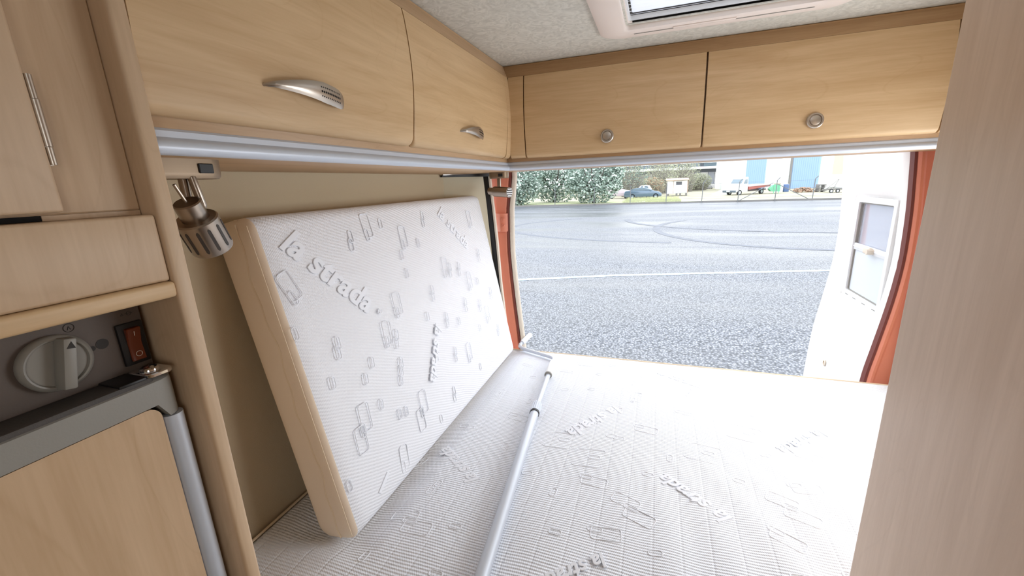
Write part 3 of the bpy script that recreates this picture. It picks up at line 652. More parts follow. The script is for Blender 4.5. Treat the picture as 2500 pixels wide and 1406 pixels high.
bm = new(); pts = rrect(-.560, -.5225, .2600, .2885, .008, 4); sweep(bm, [[(p[0], p[1], z) for p in pts] for z in (-.1945, -.1895)]); bev(bm, .001, 1)
hg = obj('top_hinge', bm, CHROME, fr, label='chrome top hinge plate')
bm = new(); lathe(bm, (-.541, .273, -.1896), (0, 0, 1), [(0, .0095), (.002, .0092), (.0035, .0075), (.0030, .0050), (.0042, .0030), (.0045, .0001)], 28); obj('hinge_screw', bm, CHROME, fr)
bm = new(); box(bm, -.562, -.5245, .235, .2605, -.1948, -.1905); bev(bm, .0015, 2); obj('hinge_cover', bm, BLACK, fr)

# ---------------------------------------------------------------- rear opening: left pillar
lp = thing('body_pillar', (-.69, 1.87, -1.6), 'orange painted body pillar with a bolted bracket, left side of the rear opening', 'pillar', 'orange rear door pillars')
ZL = [(.40, -.745, -.668), (.03, -.735, -.6490), (-.115, -.7340, -.6680), (-.20, -.7350, -.6710), (-.32, -.7370, -.6720), (-.45, -.7310, -.6640), (-.585, -.7130, -.6530), (-.70, -.6950, -.6420), (-.815, -.6720, -.6320), (-1.1, -.62, -.60), (-1.6, -.60, -.57)]
bm = new(); sweep(bm, [[(-.92, 1.925, z), (xl, 1.895, z), (xl+.010, 1.868, z), (xr-.008, 1.862, z), (xr, 1.872, z), (xr, 1.955, z), (-.92, 1.965, z)] for z, xl, xr in ZL]); obj('pillar_skin', bm, ORANGEP, lp)
bm = new(); sweep(bm, [[(xr+.0005, 1.862, z), (xr+.008, 1.866, z), (xr+.008, 1.90, z), (xr+.0005, 1.90, z)] for z, xl, xr in ZL]); obj('seam_gap', bm, MAROON, lp, label='dark red seam')
bm = new(); tube(bm, [(xr+.0195, 1.875, z) for z, xl, xr in ZL], .0125, 10); obj('rubber_seal', bm, CREAM, lp, label='cream rubber door seal')
bm = new(); sweep(bm, [[(xl-.012, 1.875, z), (xl+.030, 1.845, z), (xr-.028, 1.845, z), (xr+.002, 1.862, z), (xr+.002, 1.872, z), (xl-.012, 1.882, z)] for z, xl, xr in ((-.135, -.732, -.668), (-.142, -.730, -.669), (-.214, -.730, -.671), (-.221, -.733, -.672))])
bev(bm, .002, 1); br = obj('bracket', bm, ORANGEP, lp)
bm = new()
for z in (-.160, -.190): lathe(bm, (-.6860, 1.8455, z), (0, -1, 0), [(0, .0075), (.003, .0070), (.004, .0045), (.0025, .003), (.0025, .0001)], 16)
obj('bolts', bm, ORANGEP, br)
# pale painted inner panel and small panel coloured as light seen between lining and pillar
bm = new(); sweep(bm, [[(-.80, 1.93, z), (-.715, 1.90, z), (-.715, 1.915, z), (-.80, 1.945, z)] for z in (.04, -.03)]); obj('inner_panel', bm, plain('pale_pink_painted_panel', (236, 212, 206), .5), lp)
bm = new(); sweep(bm, [[(-.80, 1.94, z), (-.728, 1.905, z), (-.728, 1.92, z), (-.80, 1.955, z)] for z in (-.035, -.14)]); obj('gap_light_panel', bm, plain('pale_blue_grey_panel', (176, 196, 210), .2), lp)

rp = thing('body_pillar', (.90, 1.87, -1.6), 'orange painted body pillar beside the open white door, right of the rear opening', 'pillar', 'orange rear door pillars')
ZR = [(.40, .80), (.05, .8365), (-.05, .8460), (-.15, .8545), (-.25, .8590), (-.346, .8600), (-.45, .8545), (-.554, .8440), (-.68, .8280), (-.812, .8120), (-1.1, .80), (-1.6, .79)]
def smooth_curve(L, n=6):
    out = []
    for i in range(len(L)-1):
        p0, p1, p2, p3 = L[max(i-1, 0)], L[i], L[i+1], L[min(i+2, len(L)-1)]
        for k in range(n):
            t = k/n; z = p1[0]+(p2[0]-p1[0])*t; m1 = (p2[1]-p0[1])/((p2[0]-p0[0]) or 1)*(p2[0]-p1[0]); m2 = (p3[1]-p1[1])/((p3[0]-p1[0]) or 1)*(p2[0]-p1[0])
            out.append((z, (2*t**3-3*t*t+1)*p1[1]+(t**3-2*t*t+t)*m1+(-2*t**3+3*t*t)*p2[1]+(t**3-t*t)*m2))
    return out+[L[-1]]
ZR = smooth_curve(ZR)
bm = new(); sweep(bm, [[(x+.006, 1.880, z), (x+.009, 1.866, z), (x+.016, 1.858, z), (x+.024, 1.858, z), (x+.032, 1.864, z), (x+.11, 1.850, z), (x+.11, 1.96, z), (x+.010, 1.955, z)] for z, x in ZR]); obj('pillar_skin', bm, ORANGEP, rp)
bm = new(); sweep(bm, [[(x+.0005, 1.870, z), (x+.0075, 1.867, z), (x+.0075, 1.90, z), (x+.0005, 1.90, z)] for z, x in ZR]); obj('seam_gap', bm, MAROON, rp, label='dark red seam')

# rear lintel and sill bodywork
struct('trim_6', bb(-.92, .92, 1.83, 1.95, .075, .43, .004), ORANGEP, 'orange roof edge of the van above the rear opening', 'body panel')
struct('trim_7', bb(-.92, .92, 1.83, 1.95, -1.66, -1.62, .004), ORANGEP, 'orange rear sill of the van', 'body panel')
rk_ = new()
for b_ in ((-.92, -.11, -2.4, 1.86), (.37, .92, -2.4, 1.86), (-.11, .37, -2.4, .81), (-.11, .37, 1.30, 1.86)): box(rk_, b_[0], b_[1], b_[2], b_[3], .435, .47)
struct('trim_8', rk_, ORANGEP, 'orange van roof skin', 'body panel')
# ---------------------------------------------------------------- open right rear door
def dx(z):
    for (za, xa), (zb, xb) in zip(ZR, ZR[1:]):
        if za >= z >= zb: return xa+(xb-xa)*(za-z)/(za-zb)
    return ZR[-1][1]
rd = thing('door_1', (.87, 1.9, -1.5), 'open rear door with white padded lining and a small acrylic window', 'door', kind='structure')
WY0, WY1, WZ0, WZ1 = 1.962, 2.318, -.572, -.118
def door_out(z):   # outer free edge
    return 2.50-.0*z
bm = new()
zs = [.30, .2, .1, .05, 0, -.05, -.10, WZ1, -.16, -.22, -.28, -.34, -.40, -.46, -.52, WZ0, -.62, -.68, -.74, -.80, -.88, -.96, -1.1, -1.3, -1.5]
ysd = [1.866, 1.872, 1.885, 1.91, 1.94, WY0, 2.05, 2.14, 2.23, WY1, 2.36, 2.42, 2.46, 2.49, 2.497, 2.50]
def dX(y, z):
    d = min(y-1.866, 2.50-y); e = .014*(1-min(1, d/.030))**2
    inw = max(0, 1-max(abs(y-2.14)-.178, abs(z+.345)-.227, 0)/.022) if not (WY0 < y < WY1 and WZ0 < z < WZ1) else 0
    free = {True: 0}[True]
    return dx(z)+e+.012*inw+.0010*math.sin(y*31)*math.sin(z*23)*min(1, d/.1)
g = {}
for j, z in enumerate(zs):
    for i, y in enumerate(ysd): g[i, j] = bm.verts.new((dX(y, z), y, z))
for j in range(len(zs)-1):
    for i in range(len(ysd)-1):
        yc = (ysd[i]+ysd[i+1])/2; zc = (zs[j]+zs[j+1])/2
        if WY0 < yc < WY1 and WZ0 < zc < WZ1: continue
        bm.faces.new([g[i, j], g[i+1, j], g[i+1, j+1], g[i, j+1]])
r = bmesh.ops.extrude_edge_only(bm, edges=[e for e in bm.edges if e.is_boundary])
for v in r['geom']:
    if isinstance(v, bmesh.types.BMVert): v.co.x += .030
obj('padded_lining', bm, PADW, rd, ang=60)
bm = new(); sweep(bm, [[(dx(z)+.034, 1.866, z), (dx(z)+.034, 2.50, z), (dx(z)+.060, 2.50, z), (dx(z)+.060, 1.866, z)] for z in (.30, .05, -.1)]); sweep(bm, [[(dx(z)+.034, 1.866, z), (dx(z)+.034, 2.50, z), (dx(z)+.060, 2.50, z), (dx(z)+.060, 1.866, z)] for z in (-.6, -.812, -1.1, -1.5)])
sweep(bm, [[(dx(z)+.034, 1.866, z), (dx(z)+.034, WY0, z), (dx(z)+.060, WY0, z), (dx(z)+.060, 1.866, z)] for z in (-.1, -.346, -.6)]); sweep(bm, [[(dx(z)+.034, WY1, z), (dx(z)+.034, 2.5, z), (dx(z)+.060, 2.5, z), (dx(z)+.060, WY1, z)] for z in (-.1, -.346, -.6)])
obj('outer_skin', bm, ORANGEP, rd)
xw = .868
def yzring(bm, x0, x1, o, i, r0=.012, r1=.008):
    a = rrect(*o, r0, 4); b = rrect(*i, r1, 4)
    sweep(bm, [[(x1, p[0], p[1]) for p in a], [(x0, p[0], p[1]) for p in a], [(x0, p[0], p[1]) for p in b], [(x1, p[0], p[1]) for p in b]], cap=False)
bm = new(); yzring(bm, xw-.012, xw+.02, (WY0-.002, WY1+.002, WZ0-.002, WZ1+.002), (WY0+.022, WY1-.036, WZ0+.030, WZ1-.022)); wf = obj('window_frame', bm, WHITEP, rd)
bm = new(); yzring(bm, xw-.004, xw+.005, (WY0+.018, WY1-.032, WZ0+.026, WZ1-.018), (WY0+.026, WY1-.041, WZ0+.034, WZ1-.028)); obj('seal', bm, GREY, wf)
obj('acrylic_pane', bb(xw+.010, xw+.013, WY0+.015, WY1-.02, WZ0+.02, WZ1-.015, 0), GLASS, wf)
obj('blind_panel', bb(xw+.001, xw+.005, WY0+.02, WY1-.038, WZ0+.032, -.345, 0), PANELW, wf, label='lower white blind sheet')
bm = new(); box(bm, xw-.006, xw+.004, WY0+.020, WY1-.036, -.352, -.322); bev(bm, .003, 2); box(bm, xw-.0085, xw-.005, WY0+.020, WY1-.036, -.339, -.333); obj('blind_bar', bm, WHITEP, wf)
bm = new(); box(bm, xw-.022, xw-.004, 2.100, 2.155, -.350, -.322); bev(bm, .006, 3); tube(bm, [(xw-.030, 2.098, -.337), (xw-.006, 2.098, -.337)], .011, 16); obj('latch', bm, CREAM, wf, label='cream latch knob')
bm = new()
for y in (2.0, 2.09, 2.18, 2.26): box(bm, xw-.0125, xw-.0115, y-.014, y+.014, WZ0+.010, WZ0+.013)
obj('vent_slits', bm, GREY, wf)
bm = new()
for y, z in ((2.02, -.100), (2.15, -.100), (2.30, -.104), (1.99, -.605), (2.13, -.603), (2.30, -.598)): lathe(bm, (dx(z)+.013, y, z), (-1, 0, 0), [(0, .007), (.006, .006), (.008, .001)], 10)
obj('screw_caps', bm, PADW, rd)
bm = new(); lathe(bm, (dx(-.9)-.001, 2.238, -.905), (-1, 0, 0), [(0, .016), (.004, .015), (.005, .009), (.001, .0085), (.001, .0001)], 24); obj('grommet', bm, CREAM, rd, label='round cream grommet')

# ================================================================ the yard outside (z relative to the eye; ground at -2.2)
G = -E
def gbox(bm, x0, x1, y0, y1, z0, z1, mi=0, M=None): return box(bm, x0, x1, y0, y1, z0+G, z1+G, mi, M)
bm = new(); sweep(bm, [[(-60, -25, G), (60, -25, G), (60, -25, G-.2), (-60, -25, G-.2)], [(-60, 38.2, G), (60, 41.6, G), (60, 41.6, G-.2), (-60, 38.2, G-.2)]])
struct('ground_1', bm, ASPH, 'damp speckled asphalt yard', 'ground', smooth=False)
bm = new(); sweep(bm, [[(-60, 38.2, G+.01), (60, 41.6, G+.01), (60, 41.6, G-.2), (-60, 38.2, G-.2)], [(-90, 140, G+.01), (90, 140, G+.01), (90, 140, G-.2), (-90, 140, G-.2)]])
struct('ground_2', bm, DIRT, 'gravelly yard beyond the fence', 'ground', smooth=False)
bm = new(); sweep(bm, [[(-30, 39.3, G+.02), (-30, 47, G+.02)], [(-6, 39.8, G+.03), (-6, 46.4, G+.03)], [(1, 40.1, G+.03), (1.5, 46.5, G+.03)], [(4.5, 40.3, G+.02), (4.0, 42.5, G+.02)]], closed=False)
struct('ground_3', bm, GRASSM, 'strip of green grass behind the fence', 'grass')
bm = new(); sweep(bm, [[(x, 38.62+(x+13)*.028-.06, G), (x, 38.62+(x+13)*.028-.06, G+.13), (x, 38.62+(x+13)*.028+.1, G+.13), (x, 38.62+(x+13)*.028+.1, G)] for x in (-30, 30)])
struct('trim_9', bm, plain('kerb_concrete', (128, 126, 124), .9), 'low concrete kerb along the fence', 'kerb')
bm = new(); sweep(bm, [[(x, y-.10, G+.004), (x, y+.10, G+.004)] for x, y in ((-12, 6.6), (-2.97, 8.97), (-.9, 9.75), (3.74, 11.0), (12, 13.2))], closed=False)
obj('painted_line', bm, LINEP, label='worn white painted line across the asphalt', cat='road marking')
def ribbon(pts, w, z, name, mat, **k):
    bm = new(); P_ = [Vector((x, y, 0)) for x, y in pts]; secs = []
    for i, p in enumerate(P_):
        d = (P_[min(i+1, len(P_)-1)]-P_[max(i-1, 0)]).normalized(); n = Vector((-d.y, d.x, 0)); secs.append([p+n*w/2+Vector((0, 0, G+z)), p-n*w/2+Vector((0, 0, G+z))])
    sweep(bm, secs, closed=False); return obj(name, bm, mat, **k)
def arcp(cx, cy, rx, ry, a0, a1, n=30): return [(cx+rx*math.cos(a0+(a1-a0)*i/n), cy+ry*math.sin(a0+(a1-a0)*i/n)) for i in range(n+1)]
for i, (a, lab) in enumerate(((arcp(1.5, 20.8, 8.6, 5.6, 2.3, 4.6), 'wide curved tyre skid mark furthest left, beside the orange pillar and cream seal'), (arcp(5.2, 19.5, 5.2, 5.5, 2.4, 4.9), 'curved tyre skid mark between the other two, below the white hut'), (arcp(7.5, 24, 9, 6, 3.1, 4.9), 'curved tyre skid mark furthest right, below the flatbed truck and blue gates'))):
    ribbon(a, .30, .003+i*.002, 'skid_mark', SKID, label=lab, cat='skid mark')
# fence
fe = thing('fence', (0, 38.9, G), 'grey wire fence with angled tops and two diagonal braces', 'fence')
posts = [(-16.5, 38.5), (-12.95, 38.7), (-9.1, 38.75), (-5.44, 38.7), (-2.27, 38.75), (.73, 38.85), (3.58, 39.0), (6.32, 39.05), (9.0, 39.1), (11.64, 39.35), (14.4, 39.4)]
for i, (x, y) in enumerate(posts):
    bm = new(); tube(bm, [(x, y, G), (x+.03, y, G+1.62)]+([(x+.22, y, G+1.85)] if x > 2 else []), .035, 6); obj('post', bm, POSTM, fe)
for a, b_ in (((6.4, 39.0, .1), (8.75, 39.0, 1.45)), ((11.45, 39.3, .06), (9.15, 39.15, 1.3))):
    bm = new(); tube(bm, [(a[0], a[1], a[2]+G), (b_[0], b_[1], b_[2]+G)], .03, 6); obj('brace', bm, POSTM, fe)
for z in (.35, .95, 1.55):
    bm = new(); tube(bm, [(x, y-.03, G+z) for x, y in posts], .006, 4); obj('wire', bm, POSTM, fe)

# vegetation
def leaves(bm, c, r, n, s, mats, rnd, shell=.45):
    for _ in range(n):
        while True:
            d = Vector((rnd.uniform(-1, 1), rnd.uniform(-1, 1), rnd.uniform(-1, 1)))
            if shell < d.length < 1: break
        p = Vector(c)+Vector((d.x*r[0], d.y*r[1], d.z*r[2]))
        if p.z < G+.05: continue
        u = Vector((rnd.gauss(0, 1), rnd.gauss(0, 1), rnd.gauss(0, .6))).normalized(); v = u.orthogonal().normalized(); k = s*rnd.uniform(.6, 1.4)
        v = (v+u.cross(v)*rnd.uniform(-1, 1)).normalized()
        q = [bm.verts.new(p+u*k), bm.verts.new(p+v*k*.5), bm.verts.new(p-u*k*.9), bm.verts.new(p-v*k*.5)]
        f = bm.faces.new(q); f.material_index = rnd.choices(range(len(mats)), weights=mats)[0]
L_D = plain('leaf_dark', (116, 136, 124), .5); L_P = plain('leaf_pale_glint', (214, 226, 216), .35);  # pale leaves have bright reflections put into their colour
rt = random.Random(11)
for x, y, rx, h, lab in ((-13.6, 41.4, 2.6, 4.4, 'grey-green bushy tree at the far left behind the fence'), (-10.7, 45.5, 3.3, 5.0, 'dense grey-green tree in the middle of the left group'), (-6.0, 42.2, 2.9, 4.6, 'grey-green spreading tree next to the blue-grey car')):
    t = thing('tree', (x, y, G), lab, 'tree', 'bushy trees behind the fence')
    bm = new()
    for k in range(9):
        a = rt.uniform(0, 2*PI); e_ = rt.uniform(.5, .85)
        tube(bm, [(x, y, G), (x+math.cos(a)*.5, y+math.sin(a)*.5, G+h*.3), (x+math.cos(a)*rx*e_, y+math.sin(a)*rx*e_, G+h*rt.uniform(.6, .9))], [.14, .09, .03], 6)
    obj('branches', bm, BARK, t)
    bm = new(); leaves(bm, (x, y, G+h*.52), (rx, 1.9, h*.56), 5200, .15, (5, 4, 2.2), rt, .35)
    for k in range(16):
        a = rt.uniform(0, 2*PI); leaves(bm, (x+math.cos(a)*rx*.8, y+math.sin(a)*1.2, G+rt.uniform(.3, .95)*h), (.7, .7, .45), 200, .13, (3, 4, 4), rt, .2)
    obj('foliage', bm, [LEAF, L_D, L_P], t, kind='stuff', smooth=False)
TW = plain('bare_twigs', (150, 146, 138), .9); TWG = plain('olive_twigs', (172, 176, 150), .9)
for x, y, rx, h, m2, lab in ((-3.2, 56, 2.0, 4.6, L_D, 'bare twiggy bush behind the small white car'), (-.95, 60.2, 1.9, 2.4, LEAF3, 'rusty brown bramble left of the white hut'), (.32, 64.4, 2.3, 5.4, TWG, 'tall bare scrub behind the white hut'), (3.5, 69, 2.4, 5.3, TWG, 'pale scrub between the hut and the grey building'), (6.2, 73.4, 1.8, 2.8, LEAF2, 'low pale scrub in front of the grey building')):
    t = thing('bush', (x, y, G), lab, 'bush', 'bare scrub behind the cars')
    bm = new()
    for k in range(420):
        a = rt.uniform(0, 2*PI); r0 = rt.uniform(0, .6)*rx; r1 = r0+rt.uniform(.05, .5)*rx; hh = h*rt.uniform(.5, 1)*(1-.35*(r1/rx)**2)
        p0 = Vector((x+math.cos(a)*r0, y+math.sin(a)*r0, G)); p1 = Vector((x+math.cos(a)*r1, y+math.sin(a)*r1, G+hh)); s_ = Vector((.028, .0, 0))
        v = [bm.verts.new(q) for q in (p0-s_, p0+s_, p1)]; bm.faces.new(v)
    obj('twigs', bm, TW, t, kind='stuff', smooth=False)
    bm = new(); leaves(bm, (x, y, G+h*.48), (rx*1.05, rx, h*.5), 2600, .10, (1, 1), rt, .1); obj('leaf_mass', bm, [m2, LEAF2], t, kind='stuff', smooth=False)
bm = new()
for k in range(2600):
    x = rt.uniform(-3, 2); y = rt.uniform(39.2, 46); hh = rt.uniform(.1, .45); a = rt.uniform(-.15, .15)
    v = [bm.verts.new(q) for q in ((x-.03, y, G), (x+.03, y, G), (x+a, y, G+hh))]; bm.faces.new(v)
obj('tall_grass', bm, GRASSM, label='tufts of tall grass behind the fence', cat='grass', kind='stuff', smooth=False)

# vehicles
def wheel(name, parent, x, y, z, r, w, n=(0, -1, 0)):
    bm = new(); lathe(bm, (x, y, z+G), n, [(0, r*.62), (0, r*.95), (w*.1, r), (w*.9, r), (w, r*.95), (w, r*.62), (w*.8, r*.6)], 24); o = obj(name, bm, TYRE, parent)
    bm = new(); nn = Vector(n).normalized(); lathe(bm, Vector((x, y, z+G))+nn*w*.8, n, [(0, r*.62), (w*.1, r*.6), (w*.12, r*.2), (w*.2, r*.18), (w*.2, .001)], 20); obj('hub_cap', bm, HUB, o)
car = thing('car', (-1.55, 49.4, G), 'blue-grey saloon car parked behind the fence, nose to the right', 'car')
low = [(-3.52, .28), (-3.56, .55), (-3.50, .78), (-3.40, .88), (-2.9, .92), (-.5, .86), (.15, .74), (.42, .56), (.46, .36), (.40, .24), (-3.3, .22)]
bm = new(); sweep(bm, [[(-1.55+(px_+1.55)*s, y, pz+G) for px_, pz in low] for y, s in ((50.25, .97), (50.1, 1), (48.72, 1), (48.58, .975))]); bev(bm, .04, 2); obj('body', bm, CARB, car)
cab = [(-3.05, .86), (-2.55, 1.12), (-2.0, 1.20), (-1.45, 1.20), (-1.0, 1.12), (-.35, .84)]
bm = new(); sweep(bm, [[(px_, y, pz+G) for px_, pz in cab] for y in (50.05, 49.95, 48.85, 48.70)]); bev(bm, .03, 2); obj('cabin', bm, CARB, car)
for w_ in ([(-2.72, .92), (-2.38, 1.10), (-2.02, 1.155), (-1.95, .92)], [(-1.88, .92), (-1.92, 1.155), (-1.5, 1.155), (-1.18, 1.10), (-.72, .92)]):
    bm = new(); sweep(bm, [[(px_, y, pz+G) for px_, pz in w_] for y in (48.70, 48.672)]); obj('side_window', bm, GLASSD, car)
for x in (-2.62, -.18): wheel('wheel', car, x, 48.78, .29, .29, .20)
bm = new(); gbox(bm, -.80, -.68, 48.42, 48.6, .88, .98); bev(bm, .02, 2); obj('wing_mirror', bm, CARB, car)
c2 = thing('car', (-1.4, 52.6, G), 'small white car mostly hidden behind the blue-grey saloon', 'car')
pr2 = [(-3.3, .3), (-3.35, .75), (-3.0, .92), (-2.15, 1.06), (-1.95, 1.36), (-1.4, 1.42), (-.95, 1.38), (-.66, .95), (-.60, .3)]
bm = new(); sweep(bm, [[(px_, y, pz+G) for px_, pz in pr2] for y in (53.6, 53.45, 52.1, 51.95)]); bev(bm, .05, 2); obj('body', bm, CARW, c2)
for w_ in ([(-2.0, 1.06), (-1.86, 1.30), (-1.62, 1.33), (-1.60, 1.06)], [(-1.45, 1.06), (-1.47, 1.33), (-1.12, 1.31), (-1.0, 1.06)]):
    bm = new(); sweep(bm, [[(px_, y, pz+G) for px_, pz in w_] for y in (51.95, 51.92)]); obj('side_window', bm, GLASSD, c2)
for x in (-2.8, -1.0): wheel('wheel', c2, x, 52.1, .28, .28, .18)
c3 = thing('car', (-3.9, 51.4, G), 'pale pinkish car bonnet showing between the tree and the saloon', 'car')
bm = new(); sweep(bm, [[(px_, y, pz+G) for px_, pz in ((-5.6, .3), (-5.6, .95), (-4.9, 1.25), (-4.2, 1.2), (-3.6, .98), (-3.05, .88), (-2.95, .3))] for y in (51.85, 51.75, 50.75, 50.65)]); bev(bm, .05, 2); obj('body', bm, plain('pale_pink_paint', (214, 198, 206), .35), c3)
for x in (-5.1, -3.4): wheel('wheel', c3, x, 50.8, .27, .27, .18)
# flatbed van
tv = thing('flatbed_truck', (9.5, 53, G), 'white cab flatbed truck with a red load bed, front to the left', 'truck')
TB, TA = Vector((.766, .643, 0)), Vector((-.643, .766, 0)); T0 = Vector((7.95, 51.2, 0))
def T(a, b, z): return T0+TB*a+TA*b+Vector((0, 0, z+G))
prf = [(0, .34), (-.02, .62), (.10, .98), (.62, 1.17), (.95, 1.22), (1.30, 1.78), (1.48, 1.88), (1.80, 1.90), (1.86, .32), (1.1, .30)]
bm = new(); sweep(bm, [[T(a, b, z) for a, z in prf] for b in (0, .06, 1.54, 1.6)]); bev(bm, .04, 2); obj('cab', bm, CARW, tv)
bm = new(); sweep(bm, [[T(a, b, z) for a, z in ((1.00, 1.20), (1.27, 1.66), (1.22, 1.70), (.93, 1.24))] for b in (.12, 1.48)]); obj('windscreen', bm, GLASSD, tv)
bm = new(); sweep(bm, [[T(a, b, z) for a, z in ((1.12, 1.18), (1.38, 1.66), (1.70, 1.68), (1.70, 1.18))] for b in (.01, -.015)]); obj('side_window', bm, GLASSD, tv)
bm = new(); sweep(bm, [[T(a, b, z) for a, z in ((-.06, .32), (-.08, .52), (.10, .54), (.12, .30))] for b in (-.03, 1.63)]); bev(bm, .02, 1); obj('bumper', bm, plain('grey_bumper', (92, 104, 116), .6), tv)
bm = new(); sweep(bm, [[T(a, b, z) for a, z in ((-.04, .38), (-.04, .50), (-.095, .50), (-.095, .38))] for b in (.62, 1.05)]); obj('number_plate', bm, WHITEP, tv)
for b0 in (.12, 1.25):
    bm = new(); sweep(bm, [[T(a, b, z) for a, z in ((.00, .66), (.05, .80), (.02, .82), (-.04, .66))] for b in (b0, b0+.25)]); obj('headlamp', bm, LILAC, tv)
for a_ in (.62, 3.9):
    p = T(a_, .12, .28); wheel('wheel', tv, p.x, p.y, .28, .28, .22, tuple(-TA))
for b_ in (1.4,):
    p = T(.62, b_, .28); wheel('wheel', tv, p.x, p.y, .28, .28, .2, tuple(-TA))
bm = new(); sweep(bm, [[T(a, b, z) for a, z in ((1.95, .52), (1.95, .86), (5.2, .98), (5.2, .78))] for b in (-.08, 1.68)]); bev(bm, .02, 1); lb = obj('load_bed', bm, REDM, tv)
bm = new(); sweep(bm, [[T(a, b, z) for a, z in ((1.95, .861), (1.95, .96), (5.2, 1.07), (5.2, .981))] for b in (-.12, 1.72)]); obj('bed_side', bm, PINKM, lb, label='faded pink top board')
bm = new(); sweep(bm, [[T(a, b, z) for a, z in ((1.9, .34), (1.9, .50), (5.0, .56), (5.0, .40))] for b in (.3, 1.3)]); obj('chassis', bm, plain('chassis_grey', (96, 88, 92), .8), tv)
sk = thing('skip', (12.2, 53.4, G), 'green steel skip behind the truck bed', 'skip')
bm = new(); sweep(bm, [[(a, 53.0+dy, z+G) for a, z in ((11.75, .25), (11.55, .52), (11.95, .98), (12.62, .95), (12.60, .22))] for dy in (0, .9)]); bev(bm, .02, 1); obj('tub', bm, GREENM, sk)
bm = new()
for x in (12.0, 12.45): gbox(bm, x-.03, x+.03, 52.96, 53.0, .0, .95)
obj('ribs', bm, GREENM, sk)
bm = new(); gbox(bm, 12.15, 12.66, 53.1, 53.9, .96, 1.10); bev(bm, .03, 1); obj('scrap_load', bm, DIRT, sk)
bx_ = new(); gbox(bx_, 13.1, 13.84, 57, 57.8, 0, .84); bev(bx_, .02, 1); obj('appliance', bx_, CARW, label='white discarded cabinet beside the blue drum', cat='box')
dm = thing('drum', (14.2, 57.3, G), 'blue drum standing against the white building front', 'drum')
bm = new(); lathe(bm, (14.2, 57.3, G), (0, 0, 1), [(0, .27), (.05, .30), (.28, .30), (.30, .32), (.32, .30), (.58, .30), (.60, .32), (.62, .30), (.85, .30), (.88, .26)], 20); obj('shell', bm, BLUEB, dm)
bm = new(); lathe(bm, (14.2, 57.3, G+.86), (0, 0, 1), [(0, .25), (.03, .25), (.04, .2), (.04, .001)], 20); obj('lid', bm, WHITEP, dm)
# log pile
lg = thing('log_pile', (15.2, 54.6, G), 'heap of split brown logs in front of the right blue gate', 'firewood')
bm = new()
for k in range(120):
    t = rt.uniform(0, 1); x = 14.3+1.9*t; top = .62*math.sin(PI*min(1, t*.9+.1))**.7; z = rt.uniform(.05, max(.08, top)); y = 54.6+rt.uniform(-.5, .5)*(1-z); a = rt.uniform(0, PI); l = .17; r_ = rt.uniform(.045, .075)
    tube(bm, [(x-math.cos(a)*l, y-math.sin(a)*l, z+G-rt.uniform(-.05, .05)), (x+math.cos(a)*l, y+math.sin(a)*l, z+G)], r_, 5)
obj('logs', bm, LOGM, lg, kind='stuff', smooth=False)
# timber stack
tsk = thing('timber_stack', (16.8, 54.6, G), 'stack of grey weathered boards right of the log heap', 'timber')
for k in range(5):
    bm = new(); gbox(bm, 16.35+.03*k, 17.15+.04*(k % 2), 54.1, 55.1, .14+.15*k, .21+.15*k); obj('board', bm, PALL, tsk)
    if k < 4:
        bm = new()
        for x in (16.5, 17.0): gbox(bm, x-.05, x+.05, 54.15, 55.05, .21+.15*k, .29+.15*k)
        obj('bearers', bm, PALL, tsk)
bm = new()
for x in (16.5, 17.0): gbox(bm, x-.06, x+.06, 54.15, 55.05, 0, .14)
obj('bearers', bm, PALL, tsk)
tr = thing('trailer', (17.1, 52.2, G), 'low grey trailer with raised drawbars next to the open van door', 'trailer')
bm = new(); gbox(bm, 16.3, 18.3, 51.6, 52.6, .28, .42); bev(bm, .02, 1); obj('frame', bm, PALL, tr)
for x in (16.8, 17.35): wheel('wheel', tr, x, 51.6, .18, .18, .14)
for a, b_ in (((16.45, 51.7, .42), (17.40, 51.7, 1.36)), ((17.02, 51.7, .45), (17.38, 51.7, 1.30)), ((16.15, 51.6, .12), (17.2, 51.6, .68))):
    bm = new(); tube(bm, [(a[0], a[1], a[2]+G), (b_[0], b_[1], b_[2]+G)], .025, 6); obj('drawbar', bm, PALL, tr)
bm = new(); tube(bm, [(16.3, 51.8, G+.45), (16.8, 52, G+.62), (17.6, 52, G+.58), (18.2, 51.8, G+.46)], [.06, .14, .15, .05], 8); obj('tarp', bm, CARW, tr)
bm = new(); sweep(bm, [[(x, 53.5-w, z0+G), (x, 53.5-w*.5, z1+G), (x, 53.8+w*.3, z1+G), (x, 54+w, z0+G)] for x, w, z1, z0 in ((5.9, .05, .04, 0), (6.3, .3, .28, 0), (6.8, .4, .52, 0), (7.3, .4, .6, 0), (7.8, .3, .3, 0))])
obj('tarp_heap', bm, CARW, label='white covered heap just left of the truck', cat='tarp')
obj('plank', (lambda b: (sweep(b, [[(-3.0, 39.6, G), (-3.0, 39.6, G+.05), (-3.0, 39.75, G+.05), (-3.0, 39.75, G)], [(-1.0, 40.4, G+.12), (-1.0, 40.4, G+.18), (-1.0, 40.55, G+.18), (-1.0, 40.55, G+.12)]]), b)[1])(new()), CARW, label='white plank lying in the grass at the fence foot', cat='plank')
